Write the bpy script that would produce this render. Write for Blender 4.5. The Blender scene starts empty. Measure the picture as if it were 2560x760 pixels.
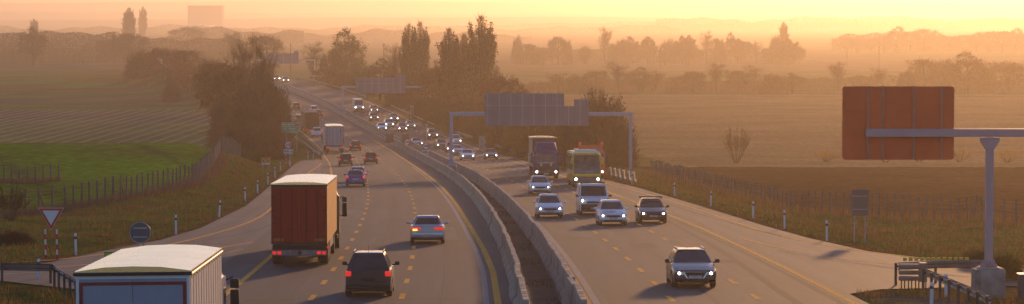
import bpy, bmesh, math, random
import numpy as np
from mathutils import Vector, Matrix, noise, Euler
R = math.radians
sc = bpy.context.scene
col = sc.collection

# ---------------------------------------------------------------- camera, world, sun, exposure
cam_d = bpy.data.cameras.new('camera'); cam = bpy.data.objects.new('camera', cam_d); col.objects.link(cam)
cam.location = (0, 0, 20); cam.rotation_euler = (R(90) - math.atan(335 / 7000), 0, 0)
cam_d.sensor_width = 36; cam_d.lens = 36 * 7000 / 2560
cam_d.clip_start = 1; cam_d.clip_end = 40000
sc.camera = cam

SUN_EL, SUN_AZ = 7.5, 13.0          # degrees; azimuth to the right of the view axis
w = bpy.data.worlds.new("World"); sc.world = w; w.use_nodes = True
nt = w.node_tree; nt.nodes.clear()
sky = nt.nodes.new('ShaderNodeTexSky'); sky.sky_type = 'NISHITA'; sky.sun_disc = False
sky.sun_elevation = R(SUN_EL); sky.sun_rotation = R(SUN_AZ)
sky.air_density = 1.0; sky.dust_density = 0.15; sky.ozone_density = 3.0; sky.altitude = 150
bg = nt.nodes.new('ShaderNodeBackground'); bg.inputs['Strength'].default_value = 0.15
wo = nt.nodes.new('ShaderNodeOutputWorld')
tint = nt.nodes.new('ShaderNodeMix'); tint.data_type = 'RGBA'; tint.blend_type = 'MULTIPLY'; tint.inputs['Factor'].default_value = 1; tint.inputs['B'].default_value = (1.11, .92, 1.0, 1)
nt.links.new(sky.outputs[0], tint.inputs['A']); nt.links.new(tint.outputs['Result'], bg.inputs[0]); nt.links.new(bg.outputs[0], wo.inputs[0])
sd = bpy.data.lights.new('sun', 'SUN'); so = bpy.data.objects.new('sun', sd); col.objects.link(so)
sd.energy = 2.4; sd.angle = R(3); sd.color = (1.0, 0.52, 0.20)
_d = Vector((math.sin(R(SUN_AZ)) * math.cos(R(SUN_EL)), math.cos(R(SUN_AZ)) * math.cos(R(SUN_EL)), math.sin(R(SUN_EL))))
so.rotation_euler = _d.to_track_quat('Z', 'Y').to_euler(); so.location = (60, 300, 60)
sc.view_settings.view_transform = 'Standard'; sc.view_settings.look = 'None'
sc.view_settings.exposure = 0.18; sc.view_settings.gamma = 1.0
HAZE_DENSITY = 0.00024; HAZE_G = 0.74
cy = sc.cycles
cy.max_bounces = 4; cy.diffuse_bounces = 2; cy.glossy_bounces = 2; cy.transmission_bounces = 1
cy.volume_bounces = 1; cy.transparent_max_bounces = 6
cy.use_denoising = True
cy.caustics_reflective = False; cy.caustics_refractive = False
cy.sample_clamp_indirect = 6

# ---------------------------------------------------------------- helpers
def link_obj(name, me, m, parent=None, smooth=None):
    o = bpy.data.objects.new(name, me); col.objects.link(o)
    if m is not None and not me.materials:
        for q in (m if isinstance(m, (list, tuple)) else [m]): me.materials.append(q)
    if smooth is not None:
        me.polygons.foreach_set('use_smooth', [True] * len(me.polygons)); me.set_sharp_from_angle(angle=R(smooth))
    if parent is not None: o.parent = parent
    return o

def tag(o, label=None, cat=None, group=None, kind=None):
    if label: o['label'] = label
    if cat: o['category'] = cat
    if group: o['group'] = group
    if kind: o['kind'] = kind
    return o

def empty(name, loc, rot=(0, 0, 0)):
    o = bpy.data.objects.new(name, None); col.objects.link(o); o.location = loc; o.rotation_euler = rot
    o.empty_display_size = 0.2
    return o

def copy_tree(o, parent=None):
    c = o.copy(); col.objects.link(c); c.parent = parent
    for ch in KIDS.get(o.name, []) or list(o.children):
        copy_tree(ch, c)
    return c
KIDS = {}

class MB:
    def __init__(s): s.v = []; s.f = []
    def add(s, vs, fs):
        b = len(s.v); s.v.extend([tuple(q) for q in vs]); s.f.extend([tuple(i + b for i in f) for f in fs]); return s
    def box(s, x0, x1, y0, y1, z0, z1, mt=None):
        vs = [(x0,y0,z0),(x1,y0,z0),(x1,y1,z0),(x0,y1,z0),(x0,y0,z1),(x1,y0,z1),(x1,y1,z1),(x0,y1,z1)]
        if mt: vs = [mt @ Vector(q) for q in vs]
        return s.add(vs, [(0,3,2,1),(4,5,6,7),(0,1,5,4),(1,2,6,5),(2,3,7,6),(3,0,4,7)])
    def bbox(s, x0, x1, y0, y1, z0, z1, b=.02):   # box with chamfered edges
        xs, ys, zs = (x0, x1), (y0, y1), (z0, z1)
        b = min(b, (x1-x0)*.45, (y1-y0)*.45, (z1-z0)*.45)
        bm = bmesh.new(); r = bmesh.ops.create_cube(bm, size=1)
        for q in bm.verts: q.co = Vector(((x0+x1)/2+q.co.x*(x1-x0), (y0+y1)/2+q.co.y*(y1-y0), (z0+z1)/2+q.co.z*(z1-z0)))
        bmesh.ops.bevel(bm, geom=bm.edges[:], offset=b, segments=2, affect='EDGES', profile=.6)
        bm.verts.index_update()
        s.add([q.co[:] for q in bm.verts], [[l.index for l in f.verts] for f in bm.faces]); bm.free(); return s
    def tube(s, p0, p1, r0, r1=None, n=8, caps=True):
        p0 = Vector(p0); p1 = Vector(p1); r1 = r0 if r1 is None else r1
        d = (p1 - p0).normalized(); a = d.orthogonal().normalized(); b = d.cross(a)
        vs = []
        for p, r in ((p0, r0), (p1, r1)):
            for k in range(n):
                t = 2 * math.pi * k / n; vs.append(p + (a * math.cos(t) + b * math.sin(t)) * r)
        fs = [(k, (k+1) % n, n + (k+1) % n, n + k) for k in range(n)]
        if caps: fs += [tuple(range(n-1, -1, -1)), tuple(range(n, 2*n))]
        return s.add(vs, fs)
    def quad(s, a, b, c, d): return s.add([a, b, c, d], [(0, 1, 2, 3)])
    def slab(s, pts, nrm, t):      # polygon pts extruded by t along nrm
        n = len(pts); pts = [Vector(p) for p in pts]; nv = Vector(nrm).normalized() * t
        vs = pts + [p + nv for p in pts]
        return s.add(vs, [tuple(range(n-1, -1, -1)), tuple(range(n, 2*n))] + [(k, (k+1) % n, n+(k+1) % n, n+k) for k in range(n)])
    def prism(s, prof, axis_pts):  # closed (x,z) profile swept along [(pos, xdir)], up = z
        n = len(prof); vs = []
        for p, xd in axis_pts:
            for (a, b) in prof: vs.append(Vector(p) + Vector(xd) * a + Vector((0, 0, b)))
        fs = []
        for i in range(len(axis_pts) - 1):
            for k in range(n):
                fs.append((i*n+k, i*n+(k+1) % n, (i+1)*n+(k+1) % n, (i+1)*n+k))
        fs += [tuple(range(n-1, -1, -1)), tuple(range((len(axis_pts)-1)*n, len(axis_pts)*n))]
        return s.add(vs, fs)
    def build(s, name, m, parent=None, smooth=None):
        me = bpy.data.meshes.new(name); me.from_pydata(s.v, [], s.f)
        bm = bmesh.new(); bm.from_mesh(me); bmesh.ops.recalc_face_normals(bm, faces=bm.faces[:]); bm.to_mesh(me); bm.free()
        return link_obj(name, me, m, parent, smooth)

def newmat(name):
    m = bpy.data.materials.new(name); m.use_nodes = True
    return m, m.node_tree, m.node_tree.nodes['Principled BSDF']

def mat(name, c, rough=.6, metal=0, var=.12, scale=2.0, bump=0, emit=None, es=0, coat=0, spec=None):
    m, t, b = newmat(name)
    b.inputs['Roughness'].default_value = rough; b.inputs['Metallic'].default_value = metal
    if coat: b.inputs['Coat Weight'].default_value = coat; b.inputs['Coat Roughness'].default_value = .08
    if spec is not None: b.inputs['Specular IOR Level'].default_value = spec
    co = t.nodes.new('ShaderNodeTexCoord'); n = t.nodes.new('ShaderNodeTexNoise')
    n.inputs['Scale'].default_value = scale; n.inputs['Detail'].default_value = 4
    t.links.new(co.outputs['Object'], n.inputs['Vector'])
    mp = t.nodes.new('ShaderNodeMapRange'); mp.inputs['To Min'].default_value = 1 - var; mp.inputs['To Max'].default_value = 1 + var
    mp.inputs['From Min'].default_value = .3; mp.inputs['From Max'].default_value = .7
    t.links.new(n.outputs['Fac'], mp.inputs['Value'])
    hs = t.nodes.new('ShaderNodeHueSaturation'); hs.inputs['Color'].default_value = (*c, 1)
    t.links.new(mp.outputs[0], hs.inputs['Value']); t.links.new(hs.outputs[0], b.inputs['Base Color'])
    if bump:
        bp = t.nodes.new('ShaderNodeBump'); bp.inputs['Strength'].default_value = bump; bp.inputs['Distance'].default_value = .05
        t.links.new(n.outputs['Fac'], bp.inputs['Height']); t.links.new(bp.outputs[0], b.inputs['Normal'])
    if emit:
        b.inputs['Emission Color'].default_value = (*emit, 1); b.inputs['Emission Strength'].default_value = es
        m.cycles.emission_sampling = 'NONE'
    return m

# ---------------------------------------------------------------- the lie of the land
PY = [0, 350, 400, 440, 480, 520, 560, 600, 650, 700, 750, 800, 850, 900, 1000]
PZ = [12.8, 1.81, .4, -.3, -.6, -.45, -.1, .6, 1.6, 2.6, 3.3, 3.4, 2.4, 1.2, -.6]
BY = [0, 60, 101.8, 121.4, 146, 173.7, 205.5, 258.2, 314.6, 381.7, 416.4, 459.9, 501.9, 557.8, 602.2, 637.1, 686.9, 745, 800, 850, 900, 1000]
BX = [1.6, .55, -.12, -.40, -.94, -1.74, -2.88, -5.3, -8.7, -13.3, -16.0, -20.4, -25.6, -33.07, -39.8, -46.0, -55.6, -68.2, -81.5, -95, -110, -142]
def _spline(xs, ys):
    xs = np.array(xs, float); ys = np.array(ys, float); n = len(xs)
    h = np.diff(xs); A = np.zeros((n, n)); r = np.zeros(n); A[0, 0] = A[-1, -1] = 1
    for i in range(1, n-1):
        A[i, i-1] = h[i-1]; A[i, i] = 2*(h[i-1]+h[i]); A[i, i+1] = h[i]
        r[i] = 3*((ys[i+1]-ys[i])/h[i] - (ys[i]-ys[i-1])/h[i-1])
    c = np.linalg.solve(A, r)
    def f(x):
        x = np.asarray(x, float); i = np.clip(np.searchsorted(xs, x) - 1, 0, n-2); d = x - xs[i]
        b = (ys[i+1]-ys[i])/h[i] - h[i]*(2*c[i]+c[i+1])/3
        return ys[i] + b*d + c[i]*d*d + (c[i+1]-c[i])/(3*h[i])*d**3
    return f
_Bs = _spline(BY, BX)
_ys = np.arange(-50, 1400, 1.0)
_bx = _Bs(np.clip(_ys, 0, 1000)); _k = np.ones(25)/25
_bx = np.convolve(np.pad(_bx, 12, 'edge'), _k, 'valid')     # soften the kinks of the survey points
_zz = np.interp(_ys, PY, PZ); _zs = np.convolve(np.pad(_zz, 12, mode='reflect', reflect_type='odd'), _k, 'valid')
def B(Y): return float(np.interp(Y, _ys, _bx))
def ZR(Y): return float(np.interp(Y, _ys, _zs)) if Y > 10 else 12.8 - .0314*Y
def ZRa(Y): return np.where(Y > 10, np.interp(Y, _ys, _zs), 12.8 - .0314*Y)
def heading(Y): return math.atan2(-(B(Y+4)-B(Y-4)), 8)       # yaw about z of something driving away
def slope(Y): return math.atan((ZR(Y+4)-ZR(Y-4))/8)
def offs(tab): 
    xs = [a for a, b in tab]; ys = [b for a, b in tab]
    return lambda Y: float(np.interp(Y, xs, ys))
PL = offs([(60,-12.6),(100,-12.7),(365,-12.7),(1000,-12.9)])      # left edge of the main carriageway paving
PR = offs([(60,13.0),(180,13.3),(300,14.2),(420,13.2),(1000,12.6)])
OUTL = [(-75,106),(-50,116),(-30,121.5),(-22.64,123.8),(-21.23,129.2),(-20.19,139.9),(-18.91,150.4),(-18.4,165.1),(-19.2,201.4),(-20.6,228.9),(-21.5,245.6),(-27.2,351.7),(-27.6,366)]
INL = [(-75,98),(-50,108),(-30,113.5),(-21,115),(-17.3,110),(-12.6,98)]
OUTR = [(75,111),(45,118),(26,122.5),(20.14,125.9),(19.43,130.8),(17.75,138),(16.2,152.6),(15.2,167.9),(13.6,201.4),(11.2,245.6),(9.3,272)]
INR = [(75,100),(40,110),(25,112.5),(19,111.8),(16.5,110.5),(14.5,109.8),(12.9,107)]

# ---------------------------------------------------------------- ground sheet with its land cover
def sm(a, b, x): 
    t = np.clip((x - a) / (b - a), 0, 1); return t*t*(3-2*t)
EL_Y = [60, 123.8, 129.2, 139.9, 150.4, 165.1, 201.4, 228.9, 245.6, 351.7, 366, 378]
EL_X = [-14, -22.64, -21.23, -20.19, -18.91, -18.4, -19.2, -20.6, -21.5, -27.2, -27.6, -26.0]
ER_Y = [60, 125.9, 130.8, 138, 152.6, 167.9, 201.4, 245.6, 272, 298]
ER_X = [14, 20.14, 19.43, 17.75, 16.2, 15.2, 13.6, 11.2, 9.3, 6.6]
def edges(Y):
    b = np.interp(Y, _ys, _bx)
    el = np.where(Y > 378, b - 12.8, np.interp(Y, EL_Y, EL_X))
    er = np.where(Y > 298, b + np.interp(Y, [60,180,300,420,1000], [13,13.3,14.2,13.2,12.6]), np.interp(Y, ER_Y, ER_X))
    return b, el, er
def HL(Y): return np.interp(Y, [-50, 60, 124, 205, 250, 300, 312, 330, 360, 400, 2000], [14, 11, 8.75, 5.4, 5.5, 6.0, 6.0, 5.2, 2.0, -1, -1])
def HR(Y): return np.interp(Y, [-50, 60, 126, 150, 200, 230, 310, 330, 345, 365, 400, 2000], [14, 11, 8.1, 6.9, 4.85, 4.1, 2.5, 2.1, 1.6, .3, -1, -1])
def vnoise(X, Y, s, seed=0):
    a = np.sin(X/s*1.7+seed)*np.cos(Y/s*1.3+seed*2.1) + .6*np.sin(X/s*3.9+Y/s*2.3+seed*.7) + .35*np.sin(X/s*7.1-Y/s*6.3+seed*1.9)
    return a/1.95
def G(X, Y, bumps=True):
    X = np.asarray(X, float); Y = np.asarray(Y, float); b, el, er = edges(Y); zr = ZRa(Y) - .06
    dl = el - X; dr = X - er
    z = zr.copy() if isinstance(zr, np.ndarray) and zr.ndim else np.array(zr)
    hl = HL(Y); hr = HR(Y)
    near = Y < 124
    zl = zr + (hl - zr) * sm(.5, 13, dl); zrr = zr + (hr - zr) * sm(.8, 11, dr)
    z = np.where(dl > 0, zl, np.where(dr > 0, zrr, zr))
    z = np.where(near, zr, z)
    if bumps:
        out = np.clip(np.maximum(dl, dr) / 3, 0, 1) * np.where(near, .15, 1) * np.where(Y > 420, .3, 1)
        z = z + out * (.14*vnoise(X, Y, 5) + .07*vnoise(X, Y, 1.7, 3))
        z = z - .25*np.exp(-((dl-3.5)/1.6)**2)*(Y > 135)*(Y < 330)
    return z
def Gz(x, y): return float(G(np.array([x]), np.array([y]))[0])
FL = [(-75,186),(-60,190),(-45,197),(-37.5,205),(-33.9,212),(-31.1,222),(-28.9,235),(-28.0,245),(-28.6,258),(-30,280),(-32.4,310)]
FR = [(15.5,311),(17.6,283),(20,255),(23.1,228),(28.9,220),(35.3,213),(37.3,205),(50,195)]

xs = [0.0]
while xs[-1] < 62: xs.append(xs[-1] + .9)
while xs[-1] < 130: xs.append(xs[-1] + 1.8)
while xs[-1] < 9000: xs.append(xs[-1] * 1.07)
xs = np.array([-q for q in xs[:0:-1]] + xs)
yl = [-300., -150., -60., 0., 40., 70.]
while yl[-1] < 440: yl.append(yl[-1] + 1.2)
while yl[-1] < 1400: yl.append(yl[-1] * 1.006)
while yl[-1] < 14000: yl.append(yl[-1] * 1.04)
yl = np.array(yl)
XX, YY = np.meshgrid(xs, yl)
ZZ = G(XX, YY)
b_, el_, er_ = edges(YY); DL = el_ - XX; DR = XX - er_
C = np.zeros(XX.shape + (4,)); C[..., 3] = 1
def setc(mask, c): 
    for k in range(3): C[..., k] = np.where(mask, c[k], C[..., k])
def mixc(t, c):
    for k in range(3): C[..., k] = C[..., k]*(1-t) + c[k]*t
n1 = vnoise(XX, YY, 6, 1); n2 = vnoise(XX, YY, 2.2, 5)
setc(np.ones_like(XX, bool), (.11, .12, .03))
mixc(np.clip(.5 + .7*n1 + .5*n2, 0, 1), (.17, .095, .032))                       # bank: green and rusty grass
mixc(np.clip(.2 + .9*vnoise(XX, YY, 9, 8), 0, 1)*.75, (.065, .11, .012))
fx = [p[0] for p in FL]; fy = [p[1] for p in FL]
leftfield = ((XX < np.interp(YY, fy, fx)) & (YY > 186) & (YY <= 310)) | ((XX < -31) & (YY > 310) & (YY < 345))
setc(leftfield, (.115, .25, .014))
tl = np.abs(((XX + .28*YY) % 18) - 9) < .55
mixc(leftfield * np.clip(.25 + .5*vnoise(XX, YY, 14, 3) + .3*vnoise(XX, YY*.3, 4, 9), 0, .6), (.12, .15, .035))
mixc((leftfield & tl & (XX > -60)) * .55, (.05, .06, .03))
floorL = (XX < el_ - 9) & (YY >= 345)
setc(floorL & (YY < 640), (.13, .165, .055))
setc(floorL & (YY >= 640) & (YY < 800), (.11, .16, .045))
mixc((floorL & (YY > 560) & (YY < 860)) * np.clip(.35 + .8*vnoise(XX/3, YY, 26, 4), 0, 1), (.14, .105, .085))
setc(floorL & (YY >= 840) & (YY < 1270), (.09, .15, .04))
setc(floorL & (YY >= 1160) & (YY < 1275), (.13, .15, .045))
gx = [p[0] for p in FR]; gy = [p[1] for p in FR]
frY = np.interp(XX, [15.5,17.6,20,23.1,28.9,35.3,37.3,50,90], [311,283,255,228,220,213,205,195,180])
rightfield = (XX > 15.5) & (YY > frY) & (YY < 375)
setc(rightfield, (.10, .042, .018))
floorR = (XX > er_ + 24) & (YY >= 352)
setc(floorR & (YY < 770), (.32, .19, .085))
setc(floorR & (YY >= 770) & (YY < 1120), (.085, .125, .05))
for k, (a, b2, c) in enumerate([(1120,1500,(.14,.115,.07)),(1500,1900,(.09,.12,.05)),(1900,2600,(.15,.13,.08)),(2600,4000,(.09,.11,.06)),(4000,30000,(.12,.12,.07))]):
    setc((YY >= a) & (YY < b2), c)
verge = ((DL > -.4) & (DL < 1.5)) | ((DR > -.4) & (DR < 1.3))
mixc(verge * (YY < 420) * .8, (.20, .10, .04))
mound = np.exp(-(((XX + 24.5)/3.2)**2 + ((YY - 392)/13)**2))
mixc(np.clip(mound*1.6, 0, 1), (.075, .15, .02))
setc((XX - b_ > .3) & (XX - b_ < 2.3), (.055, .036, .028))
mixc(((XX > 12.7) & (XX < 17) & (YY < 110) & (YY > 60)) * np.clip(.5 + n2, 0, 1), (.12, .10, .09))
nx, ny = len(xs), len(yl)
V = np.stack([XX, YY, ZZ], -1).reshape(-1, 3)
i = np.arange((nx-1)*(ny-1)); r = i // (nx-1); c = i % (nx-1); a = r*nx + c
Fq = np.stack([a, a+1, a+1+nx, a+nx], -1)
me = bpy.data.meshes.new('ground')
me.vertices.add(len(V)); me.vertices.foreach_set('co', V.ravel())
me.loops.add(Fq.size); me.loops.foreach_set('vertex_index', Fq.ravel().astype(np.int32))
me.polygons.add(len(Fq)); me.polygons.foreach_set('loop_start', np.arange(0, Fq.size, 4, dtype=np.int32))
me.polygons.foreach_set('loop_total', np.full(len(Fq), 4, np.int32)); me.update()
at = me.attributes.new('cover', 'FLOAT_COLOR', 'POINT'); at.data.foreach_set('color', C.reshape(-1, 4).ravel().astype(np.float32))
rw = ((floorL & (YY > 400) & (YY < 640)) * 1.0).astype(np.float32)
rw2 = ((rightfield | (floorR & (YY < 770))) * 1.0).astype(np.float32)
a2 = me.attributes.new('rows', 'FLOAT', 'POINT'); a2.data.foreach_set('value', rw.ravel())
a3 = me.attributes.new('clods', 'FLOAT', 'POINT'); a3.data.foreach_set('value', rw2.ravel())
me.polygons.foreach_set('use_smooth', [True]*len(me.polygons))

def ground_mat():
    m, t, b = newmat('ground'); b.inputs['Roughness'].default_value = .95; b.inputs['Specular IOR Level'].default_value = .0
    N = t.nodes; L = t.links.new
    ca = N.new('ShaderNodeAttribute'); ca.attribute_name = 'cover'
    ro = N.new('ShaderNodeAttribute'); ro.attribute_name = 'rows'
    cl = N.new('ShaderNodeAttribute'); cl.attribute_name = 'clods'
    co = N.new('ShaderNodeTexCoord')
    n1 = N.new('ShaderNodeTexNoise'); n1.inputs['Scale'].default_value = .9; n1.inputs['Detail'].default_value = 6; n1.inputs['Roughness'].default_value = .7
    n2 = N.new('ShaderNodeTexNoise'); n2.inputs['Scale'].default_value = .05; n2.inputs['Detail'].default_value = 5
    L(co.outputs['Object'], n1.inputs['Vector']); L(co.outputs['Object'], n2.inputs['Vector'])
    m1 = N.new('ShaderNodeMapRange'); m1.inputs['From Min'].default_value = .32; m1.inputs['From Max'].default_value = .68; m1.inputs['To Min'].default_value = .55; m1.inputs['To Max'].default_value = 1.5
    L(n1.outputs['Fac'], m1.inputs['Value'])
    m2 = N.new('ShaderNodeMapRange'); m2.inputs['From Min'].default_value = .3; m2.inputs['From Max'].default_value = .7; m2.inputs['To Min'].default_value = .75; m2.inputs['To Max'].default_value = 1.25
    L(n2.outputs['Fac'], m2.inputs['Value'])
    mu = N.new('ShaderNodeMath'); mu.operation = 'MULTIPLY'; L(m1.outputs[0], mu.inputs[0]); L(m2.outputs[0], mu.inputs[1])
    hs = N.new('ShaderNodeHueSaturation'); L(ca.outputs['Color'], hs.inputs['Color']); L(mu.outputs[0], hs.inputs['Value'])
    # crop rows: pale bent stripes on the ploughed strip
    mp = N.new('ShaderNodeMapping'); mp.inputs['Rotation'].default_value = (0, 0, R(9)); mp.inputs['Scale'].default_value = (1, .02, 1)
    L(co.outputs['Object'], mp.inputs['Vector'])
    wv = N.new('ShaderNodeTexWave'); wv.inputs['Scale'].default_value = .105; wv.inputs['Distortion'].default_value = 5; wv.inputs['Detail'].default_value = 2; wv.inputs['Detail Scale'].default_value = .6
    L(mp.outputs[0], wv.inputs['Vector'])
    wr = N.new('ShaderNodeMapRange'); wr.inputs['From Min'].default_value = .72; wr.inputs['From Max'].default_value = .98; L(wv.outputs['Fac'], wr.inputs['Value'])
    wm = N.new('ShaderNodeMath'); wm.operation = 'MULTIPLY'; L(wr.outputs[0], wm.inputs[0]); L(ro.outputs['Fac'], wm.inputs[1])
    mx = N.new('ShaderNodeMix'); mx.data_type = 'RGBA'; mx.inputs['B'].default_value = (.30, .27, .24, 1)
    w8 = N.new('ShaderNodeMath'); w8.operation = 'MULTIPLY'; w8.inputs[1].default_value = .75; L(wm.outputs[0], w8.inputs[0])
    L(w8.outputs[0], mx.inputs['Factor']); L(hs.outputs[0], mx.inputs['A'])
    # green growth between the rows
    L(mx.outputs['Result'], b.inputs['Base Color'])
    bp = N.new('ShaderNodeBump'); bp.inputs['Strength'].default_value = .8; bp.inputs['Distance'].default_value = .35
    L(n1.outputs['Fac'], bp.inputs['Height']); L(bp.outputs[0], b.inputs['Normal'])
    return m
gm = ground_mat()
ground = link_obj('ground', me, gm); tag(ground, kind='structure')

# ---------------------------------------------------------------- distant hills
def hills():
    m = mat('hill', (.10, .10, .07), .95, var=.2, scale=.004)
    mb = MB(); rnd = random.Random(5)
    for (Yd, base, amp, ph, x0, x1) in [(5200, 19, 4, 1.0, -2600, 2600), (7600, 34, 6, 3.0, -3000, 3000), (10300, 86, 6, 2.2, -3600, 3600)]:  # farthest ridge raised to cover the over-bright strip of sky
        n = 90; rows = 6; vs = []
        for j in range(rows):
            t = j/(rows-1); 
            for i in range(n):
                x = x0 + (x1-x0)*i/(n-1)
                h = base + amp*math.sin(x/900+ph) + .4*amp*math.sin(x/310+ph*2) + .15*amp*math.sin(x/97)
                vs.append((x, Yd + 1500*t, -1 + h*math.sin(t*math.pi/2)**.8 if t else -1))
        fs = [(j*n+i, j*n+i+1, (j+1)*n+i+1, (j+1)*n+i) for j in range(rows-1) for i in range(n-1)]
        mb.add(vs, fs)
    tag(mb.build('hills', m, smooth=60), kind='structure')
hills()

# ---------------------------------------------------------------- paving
def asphalt(name='asphalt', base=(.046, .040, .046)):
    m, t, b = newmat(name); N = t.nodes; L = t.links.new
    uv = N.new('ShaderNodeUVMap'); uv.uv_map = 'lane'
    def noise_(sx, sy, scale, det=4, rough=.6):
        mp = N.new('ShaderNodeMapping'); mp.inputs['Scale'].default_value = (sx, sy, 1); L(uv.outputs[0], mp.inputs['Vector'])
        n = N.new('ShaderNodeTexNoise'); n.inputs['Scale'].default_value = scale; n.inputs['Detail'].default_value = det; n.inputs['Roughness'].default_value = rough
        L(mp.outputs[0], n.inputs['Vector']); return n
    def rng(src, a, b_, c, d):
        q = N.new('ShaderNodeMapRange'); q.inputs['From Min'].default_value = a; q.inputs['From Max'].default_value = b_
        q.inputs['To Min'].default_value = c; q.inputs['To Max'].default_value = d; L(src, q.inputs['Value']); return q.outputs[0]
    def mul(p, q):
        k = N.new('ShaderNodeMath'); k.operation = 'MULTIPLY'; L(p, k.inputs[0]); L(q, k.inputs[1]); return k.outputs[0]
    streak = noise_(1, .012, 1.6, 5, .7); patch = noise_(.22, .035, 1.0, 3, .5); fine = noise_(1, .5, 9, 3); blot = noise_(.8, .12, .9, 4, .65)
    v = mul(mul(rng(streak.outputs['Fac'], .3, .7, .72, 1.32), rng(patch.outputs['Fac'], .35, .65, .8, 1.22)), mul(rng(fine.outputs['Fac'], .3, .7, .82, 1.2), rng(blot.outputs['Fac'], .3, .7, .93, 1.08)))
    su = N.new('ShaderNodeSeparateXYZ'); L(uv.outputs[0], su.inputs[0])
    k1 = N.new('ShaderNodeMath'); k1.operation = 'MULTIPLY_ADD'; k1.inputs[1].default_value = 2*math.pi/1.66; k1.inputs[2].default_value = .6; L(su.outputs[0], k1.inputs[0])
    k2 = N.new('ShaderNodeMath'); k2.operation = 'SINE'; L(k1.outputs[0], k2.inputs[0]); v = mul(v, rng(k2.outputs[0], -1, 1, .84, 1.12))
    # slab-length repair patches with straight edges
    mp = N.new('ShaderNodeMapping'); mp.inputs['Scale'].default_value = (.3, .045, 1); mp.inputs['Location'].default_value = (.35, .2, 0); L(uv.outputs[0], mp.inputs['Vector'])
    vo = N.new('ShaderNodeTexVoronoi'); vo.distance = 'CHEBYCHEV'; vo.inputs['Scale'].default_value = 1; vo.inputs['Randomness'].default_value = .9; L(mp.outputs[0], vo.inputs['Vector'])
    sp = N.new('ShaderNodeSeparateColor'); L(vo.outputs['Color'], sp.inputs[0])
    v = mul(v, rng(sp.outputs[0], 0, 1, .76, 1.24))
    hs = N.new('ShaderNodeHueSaturation'); hs.inputs['Color'].default_value = (*base, 1); L(v, hs.inputs['Value']); L(hs.outputs[0], b.inputs['Base Color'])
    b.inputs['Roughness'].default_value = .8
    b.inputs['Specular IOR Level'].default_value = .42
    bp = N.new('ShaderNodeBump'); bp.inputs['Strength'].default_value = .25; bp.inputs['Distance'].default_value = .01; L(fine.outputs['Fac'], bp.inputs['Height']); L(bp.outputs[0], b.inputs['Normal'])
    return m
M_asph = asphalt(); M_asph2 = asphalt('ramp_asphalt', (.078, .067, .072)); M_shoulder = asphalt('shoulder_concrete', (.10, .10, .11))

def lane_uv(me):
    u = me.uv_layers.new(name='lane')
    for l in me.loops:
        p = me.vertices[l.vertex_index].co; u.data[l.index].uv = (p.x - B(p.y), p.y)
def ysamp(y0, y1, st=4.0):
    n = max(1, int(round((y1-y0)/st))); return [y0 + (y1-y0)*k/n for k in range(n+1)]
def strip(name, fa, fb, y0, y1, dz, m, st=4.0, kind='structure', nx=1, breaks=()):
    ys = sorted(set([round(q, 3) for q in ysamp(y0, y1, st)]) | set(breaks)); vs = []; fs = []
    for y in ys:
        a, b = fa(y), fb(y)
        for k in range(nx+1): vs.append((B(y) + a + (b-a)*k/nx, y, ZR(y) + dz))
    for i in range(len(ys)-1):
        for k in range(nx): q = i*(nx+1)+k; fs.append((q, q+1, q+nx+2, q+nx+1))
    me = bpy.data.meshes.new(name); me.from_pydata(vs, [], fs); lane_uv(me)
    o = link_obj(name, me, m); tag(o, kind=kind); return o
const = lambda v: (lambda y: v)
strip('road', PL, const(.85), 20, 960, 0, M_asph)
strip('road', const(1.9), PR, 20, 960, 0, M_asph)
strip('median_soil', const(.85), const(1.9), 20, 960, -.02, mat('soil', (.05, .034, .026), .95, var=.5, scale=1.5, bump=1))
strip('hard_shoulder', lambda y: ORL(y)-.30, const(.8), 60, 330, .004, M_shoulder) if False else None

from mathutils.geometry import tessellate_polygon
def poly(name, pts, dz, m, kind='structure'):
    P = [Vector((x, y, 0)) for x, y in pts]; tr = tessellate_polygon([P])
    me = bpy.data.meshes.new(name); me.from_pydata([(x, y, ZR(y) + dz) for x, y in pts], [], [tuple(t) for t in tr])
    bm = bmesh.new(); bm.from_mesh(me); bmesh.ops.recalc_face_normals(bm, faces=bm.faces[:])
    if sum(f.normal.z for f in bm.faces) < 0: bmesh.ops.reverse_faces(bm, faces=bm.faces[:])
    bm.to_mesh(me); bm.free(); lane_uv(me)
    o = link_obj(name, me, m); tag(o, kind=kind); return o
mainL = [(B(y) + PL(y) + .02, y) for y in ysamp(98, 372, 6)]
poly('slip_road', OUTL + [(-26.0, 375)] + mainL[::-1] + INL[::-1][1:], -.012, M_asph2)
mainR = [(B(y) + PR(y) - .02, y) for y in ysamp(107, 298, 6)]
poly('slip_road', OUTR + mainR[::-1] + INR[::-1], -.012, M_asph2)

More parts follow.
